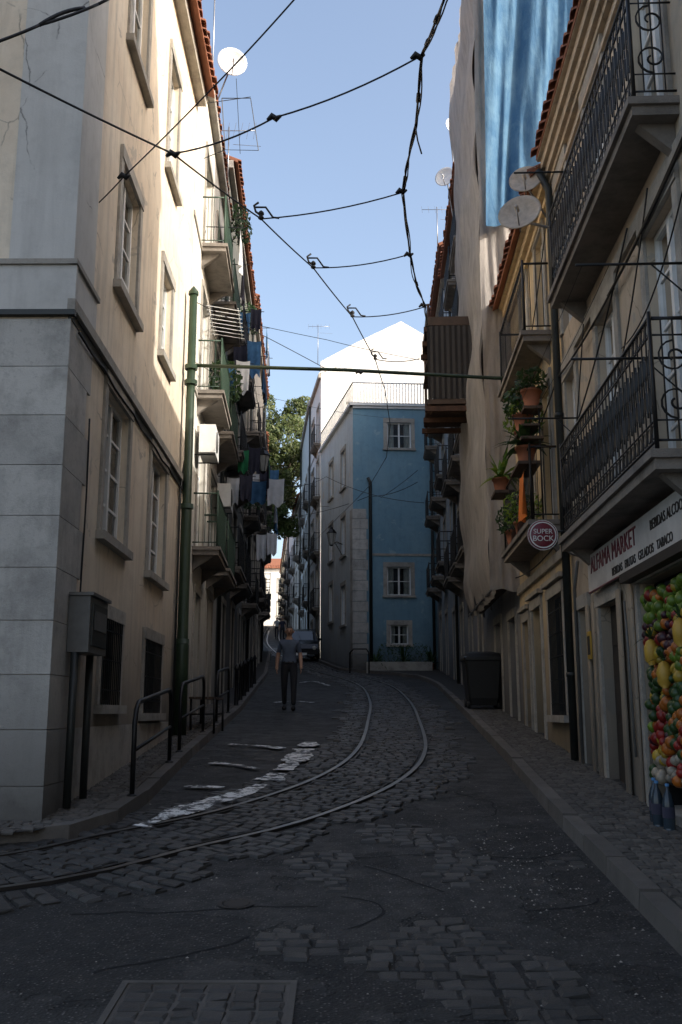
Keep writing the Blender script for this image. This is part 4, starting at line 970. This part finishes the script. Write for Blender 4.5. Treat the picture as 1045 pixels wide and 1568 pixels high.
for y in (20.5,22,23.5,25,27,29):
    mb=MB(); x=interp(KL,y)-.12; mb.lathe((x,y,G(y)+KH-.02),[(.055,0),(.05,.05),(.042,.1),(.04,.72),(.055,.74),(.055,.78),(.03,.84),(0,.86)],'iron',10); mb.build('bollard')
mb=MB(); bz=G(15.2)+KH; bx=-2.0; 
for i in range(4): mb.box(bx-.32+i*.1,bx-.24+i*.1,15.2,16.5,bz+.48,bz+.51,'wood')
for yy in (15.3,16.4):
    for xx in (bx-.3,bx+.06): mb.tube([(xx,yy,bz-.04),(xx,yy,bz+.48)],.02,'iron',6)
    mb.tube([(bx-.3,yy,bz+.25),(bx+.06,yy,bz+.25)],.012,'iron',5)
mb.build('wooden_bench')
def bin_(x,y):
    e=empty('wheelie_bin'); mb=MB(); z=G(y)+KH
    def ring(hx,hy,zz,b=.04): return [(x+sx*hx-(sx*b if k else 0),y+sy*hy-(0 if k else sy*b),z+zz) for sx,sy,k in ((-1,-1,1),(1,-1,1),(1,-1,0),(1,1,0),(1,1,1),(-1,1,1),(-1,1,0),(-1,-1,0))]
    rings=[ring(.27,.27,.06),ring(.30,.30,.2),ring(.36,.36,.92),ring(.39,.39,.93),ring(.39,.39,.98),ring(.37,.37,1.0),ring(.35,.33,1.06),ring(.2,.2,1.10)]
    vs=[v for r in rings for v in r]; fs=[(i*8+k,i*8+(k+1)%8,(i+1)*8+(k+1)%8,(i+1)*8+k) for i in range(len(rings)-1) for k in range(8)]+[tuple(range(8)),tuple(56+k for k in range(8))]
    mb.mesh(vs,fs,'binplastic'); mb.tube([(x-.3,y+.42,z+.95),(x+.3,y+.42,z+.95)],.018,'binplastic',6)
    for s_ in (-.29,.29): mb.lathe((x+s_-.03,y+.25,z+.1),[(.0,0),(.1,0),(.1,.06),(0,.06)],'rubber',14,(1,0,0))
    for s_ in (-.29,.29): mb.lathe((x+s_-.03,y-.2,z+.07),[(.0,0),(.07,0),(.07,.05),(0,.05)],'rubber',14,(1,0,0))
    mb.build('body',e)
bin_(2.78,19.6)
def car(x,y):
    e=empty('parked_car'); z=G(y)+.02; mb=MB(); sl=.11
    prof=[(-1.9,.32),(-1.93,.6),(-1.8,.8),(-1.1,.92),(-.45,1.38),(.9,1.42),(1.5,1.2),(1.85,.9),(1.9,.5),(1.85,.3)]
    def q(px,yy,zz): return (x+px,y+yy,z+zz+sl*yy)
    L=[];
    for (yy,zz) in prof:
        wv=.80 if zz<1.0 else .62; L.append([q(-wv,yy,zz),q(-wv*.94,yy,zz+.03),q(wv*.94,yy,zz+.03),q(wv,yy,zz)])
    vs=[p for r in L for p in r]; n=len(L)
    mb.mesh(vs,[(i*4+k,i*4+k+1,(i+1)*4+k+1,(i+1)*4+k) for i in range(n-1) for k in range(3)]+[tuple(i*4 for i in range(n)),tuple(i*4+3 for i in range(n))],'carpaint')
    mb.face([q(-.6,-1.06,.99),q(.6,-1.06,.99),q(.53,-.52,1.375),q(-.53,-.52,1.375)],'glass')
    for s_ in (-1,1):
        mb.face([q(s_*.812,-1.0,.93),q(s_*.812,1.3,.98),q(s_*.66,1.1,1.3),q(s_*.66,-.45,1.33)],'dark')
        mb.lathe(q(s_*.6,-1.94,.66),[(.0,0),(.09,0),(.1,.04)],'lamp',12,(0,1,0))
        for yy in (-1.2,1.2): 
            mb.lathe(q(s_*.78-.09,yy,.28),[(.0,0),(.15,0),(.16,.02),(.29,.02),(.3,.05),(.3,.16),(.0,.17)],'rubber',18,(1,0,0))
        mb.tube([q(s_*.8,-.75,1.0),q(s_*.92,-.75,1.02)],.06,'carpaint',6)
    mb.box(x-.25,x+.25,y-1.955,y-1.94,z+.1,z+.22,'paintw'); mb.build('body',e)
car(-1.85,48.2)
def person(name,x,y,shirt='shirt',trouser='trouser',scale=1.0,flip=1):
    J=[((0,0,.96),(.15,.115)),((0,0,1.10),(.145,.11)),((0,-.01,1.28),(.165,.12)),((0,0,1.41),(.13,.095)),((0,0,1.49),(.062,.062)),((0,-.012,1.56),(.058,.062)),((0,-.02,1.64),(.068,.08)),
       ((.17,0,1.41),(.065,.06)),((.235,.04,1.14),(.048,.048)),((.255,-.06,.92),(.034,.034)),((.26,-.085,.85),(.032,.042)),
       ((-.17,0,1.41),(.065,.06)),((-.24,.06,1.15),(.048,.048)),((-.26,.03,.91),(.034,.034)),((-.262,.015,.84),(.032,.042)),
       ((.095,0,.88),(.095,.10)),((.105,-.13,.50),(.070,.070)),((.105,-.16,.10),(.050,.052)),
       ((-.095,0,.88),(.095,.10)),((-.10,.02,.49),(.070,.070)),((-.10,.17,.13),(.050,.052))]
    E=[(0,1),(1,2),(2,3),(3,4),(4,5),(5,6),(3,7),(7,8),(8,9),(9,10),(3,11),(11,12),(12,13),(13,14),(0,15),(15,16),(16,17),(0,18),(18,19),(19,20)]
    me=bpy.data.meshes.new(name); me.from_pydata([(flip*j[0][0],j[0][1],j[0][2]) for j in J],E,[]); o=bpy.data.objects.new(name,me); sc.collection.objects.link(o)
    sk=o.modifiers.new('Skin','SKIN'); sd=o.modifiers.new('Sub','SUBSURF'); sd.levels=2; sd.render_levels=2
    for i,j in enumerate(J): me.skin_vertices[0].data[i].radius=j[1]; me.skin_vertices[0].data[i].use_root=(i==0)
    dg=bpy.context.evaluated_depsgraph_get(); m2=bpy.data.meshes.new_from_object(o.evaluated_get(dg)); bpy.data.objects.remove(o)
    mb=MB(); vs=[v.co.copy() for v in m2.vertices]; groups={}
    for p in m2.polygons:
        c=p.center; ax=abs(c.x)
        if ax>.195 and c.z<1.20: m='skin'
        elif c.z<1.0: m=trouser
        elif c.z<1.475: m=shirt
        else: m='skin'
        groups.setdefault(m,[]).append(tuple(p.vertices))
    mb.v=[tuple(v) for v in vs]
    for m,fs in groups.items():
        i=mb.mi(m)
        for f in fs: mb.f.append(f); mb.m.append(i); mb.sm.append(True)
    # head: egg-shaped skull narrowing to the jaw, hair cap over crown and back
    def egg(k,dz): return [(v.x*.078*k*(1-.22*max(0,-v.z)),-.02+v.y*.096*k*(1-.10*max(0,-v.z)),1.638+dz+v.z*.117*k) for v in iv]
    mb.mesh(egg(1,0),jf,'skin',True)
    hf=[f for f in jf if (sum(iv[k].z for k in f)/3>.5) or (sum(iv[k].y for k in f)/3>.15 and sum(iv[k].z for k in f)/3>-.45)]
    mb.mesh(egg(1.06,.003),hf,'hair',True)
    mb.tube([(0,-.112,1.660),(0,-.138,1.620),(0,-.118,1.612)],[.008,.015,.010],'skin',6)
    for s in (-1,1):
        mb.lathe((s*.030,-.113,1.645),[(.0,0),(.010,.003),(.012,.012)],'dark',8,(0,1,0)); mb.tube([(s*.016,-.118,1.665),(s*.044,-.108,1.663)],.005,'hair',4)
        mb.tube([(s*.076,-.02,1.660),(s*.090,-.012,1.645),(s*.080,-.016,1.605)],[.010,.016,.008],'skin',6)
    mb.tube([(-.024,-.106,1.582),(0,-.114,1.580),(.024,-.106,1.582)],.006,'red',5)
    # shoes
    for fx,fy,fz in ((flip*.105,-.16,0),(-flip*.10,.17,.02)):
        mb.tube([(fx,fy+.07,.045+fz),(fx,fy+.05,.05+fz),(fx,fy-.03,.055+fz),(fx,fy-.13,.042+fz*.5),(fx,fy-.19,.036+fz*.2),(fx,fy-.205,.032)],[.02,.046,.05,.047,.036,.012],'shoe',10)
    for sx,wy in ((flip*.26,-.085),(-flip*.262,.015)):
        so=1 if sx>0 else -1
        for k,(dy,L) in enumerate(((-.027,.068),(-.009,.078),(.009,.072),(.027,.056))):
            mb.tube([(sx,wy+dy,.835),(sx,wy+dy-.004,.80),(sx-so*.008,wy+dy-.008,.83-L*.8),(sx-so*.022,wy+dy-.01,.83-L)],[.0095,.0088,.008,.006],'skin',6)
        mb.tube([(sx-so*.005,wy-.03,.865),(sx-so*.012,wy-.058,.84),(sx-so*.014,wy-.062,.805)],[.011,.0095,.007],'skin',6)
    mb.tube([(.150*math.cos(t*math.pi/8),.114*math.sin(t*math.pi/8),.985) for t in range(17)],.012,'shoe',5,False)
    ob=mb.build(name); ob.location=(x,y,G(y-.2)+.004); ob.scale=(scale,)*3; return ob
person('walking_man',-1.09,20.8,scale=1.0)
person('pedestrian',-4.3,72,'clothdark','trouser',.98,-1); person('pedestrian',-4.9,75,'clothwhite','clothdark',.95)
# ================================================================== WORLD, SUN, CAMERA
d=Vector((1,-.5,.58)).normalized(); el=math.asin(d.z); az=math.atan2(d.x,d.y)
wd=bpy.data.worlds.new('World'); sc.world=wd; wd.use_nodes=True; nt=wd.node_tree; bg=nt.nodes['Background']
sk=nt.nodes.new('ShaderNodeTexSky'); sk.sky_type='NISHITA'; sk.sun_disc=False; sk.sun_elevation=el; sk.sun_rotation=az; sk.dust_density=4.5; sk.air_density=1.0; sk.ozone_density=.6
hs=nt.nodes.new('ShaderNodeHueSaturation'); hs.inputs['Saturation'].default_value=.93; nt.links.new(sk.outputs[0],hs.inputs['Color']); nt.links.new(hs.outputs[0],bg.inputs[0]); bg.inputs[1].default_value=.35
ld=bpy.data.lights.new('sun','SUN'); ld.energy=5.0; ld.angle=math.radians(.5); ld.color=(1,.95,.87); lo=bpy.data.objects.new('sun',ld); sc.collection.objects.link(lo); lo.rotation_euler=d.to_track_quat('Z','Y').to_euler()
cd=bpy.data.cameras.new('camera'); cd.sensor_fit='HORIZONTAL'; cd.sensor_width=24; cd.lens=F/1045*24; cd.clip_end=2000; cd.clip_start=.05
co=bpy.data.objects.new('camera',cd); sc.collection.objects.link(co); co.location=(0,0,EYE); co.rotation_euler=(math.radians(90)+PITCH,0,0); sc.camera=co
sc.view_settings.view_transform='Standard'; sc.view_settings.look='None'; sc.view_settings.exposure=0
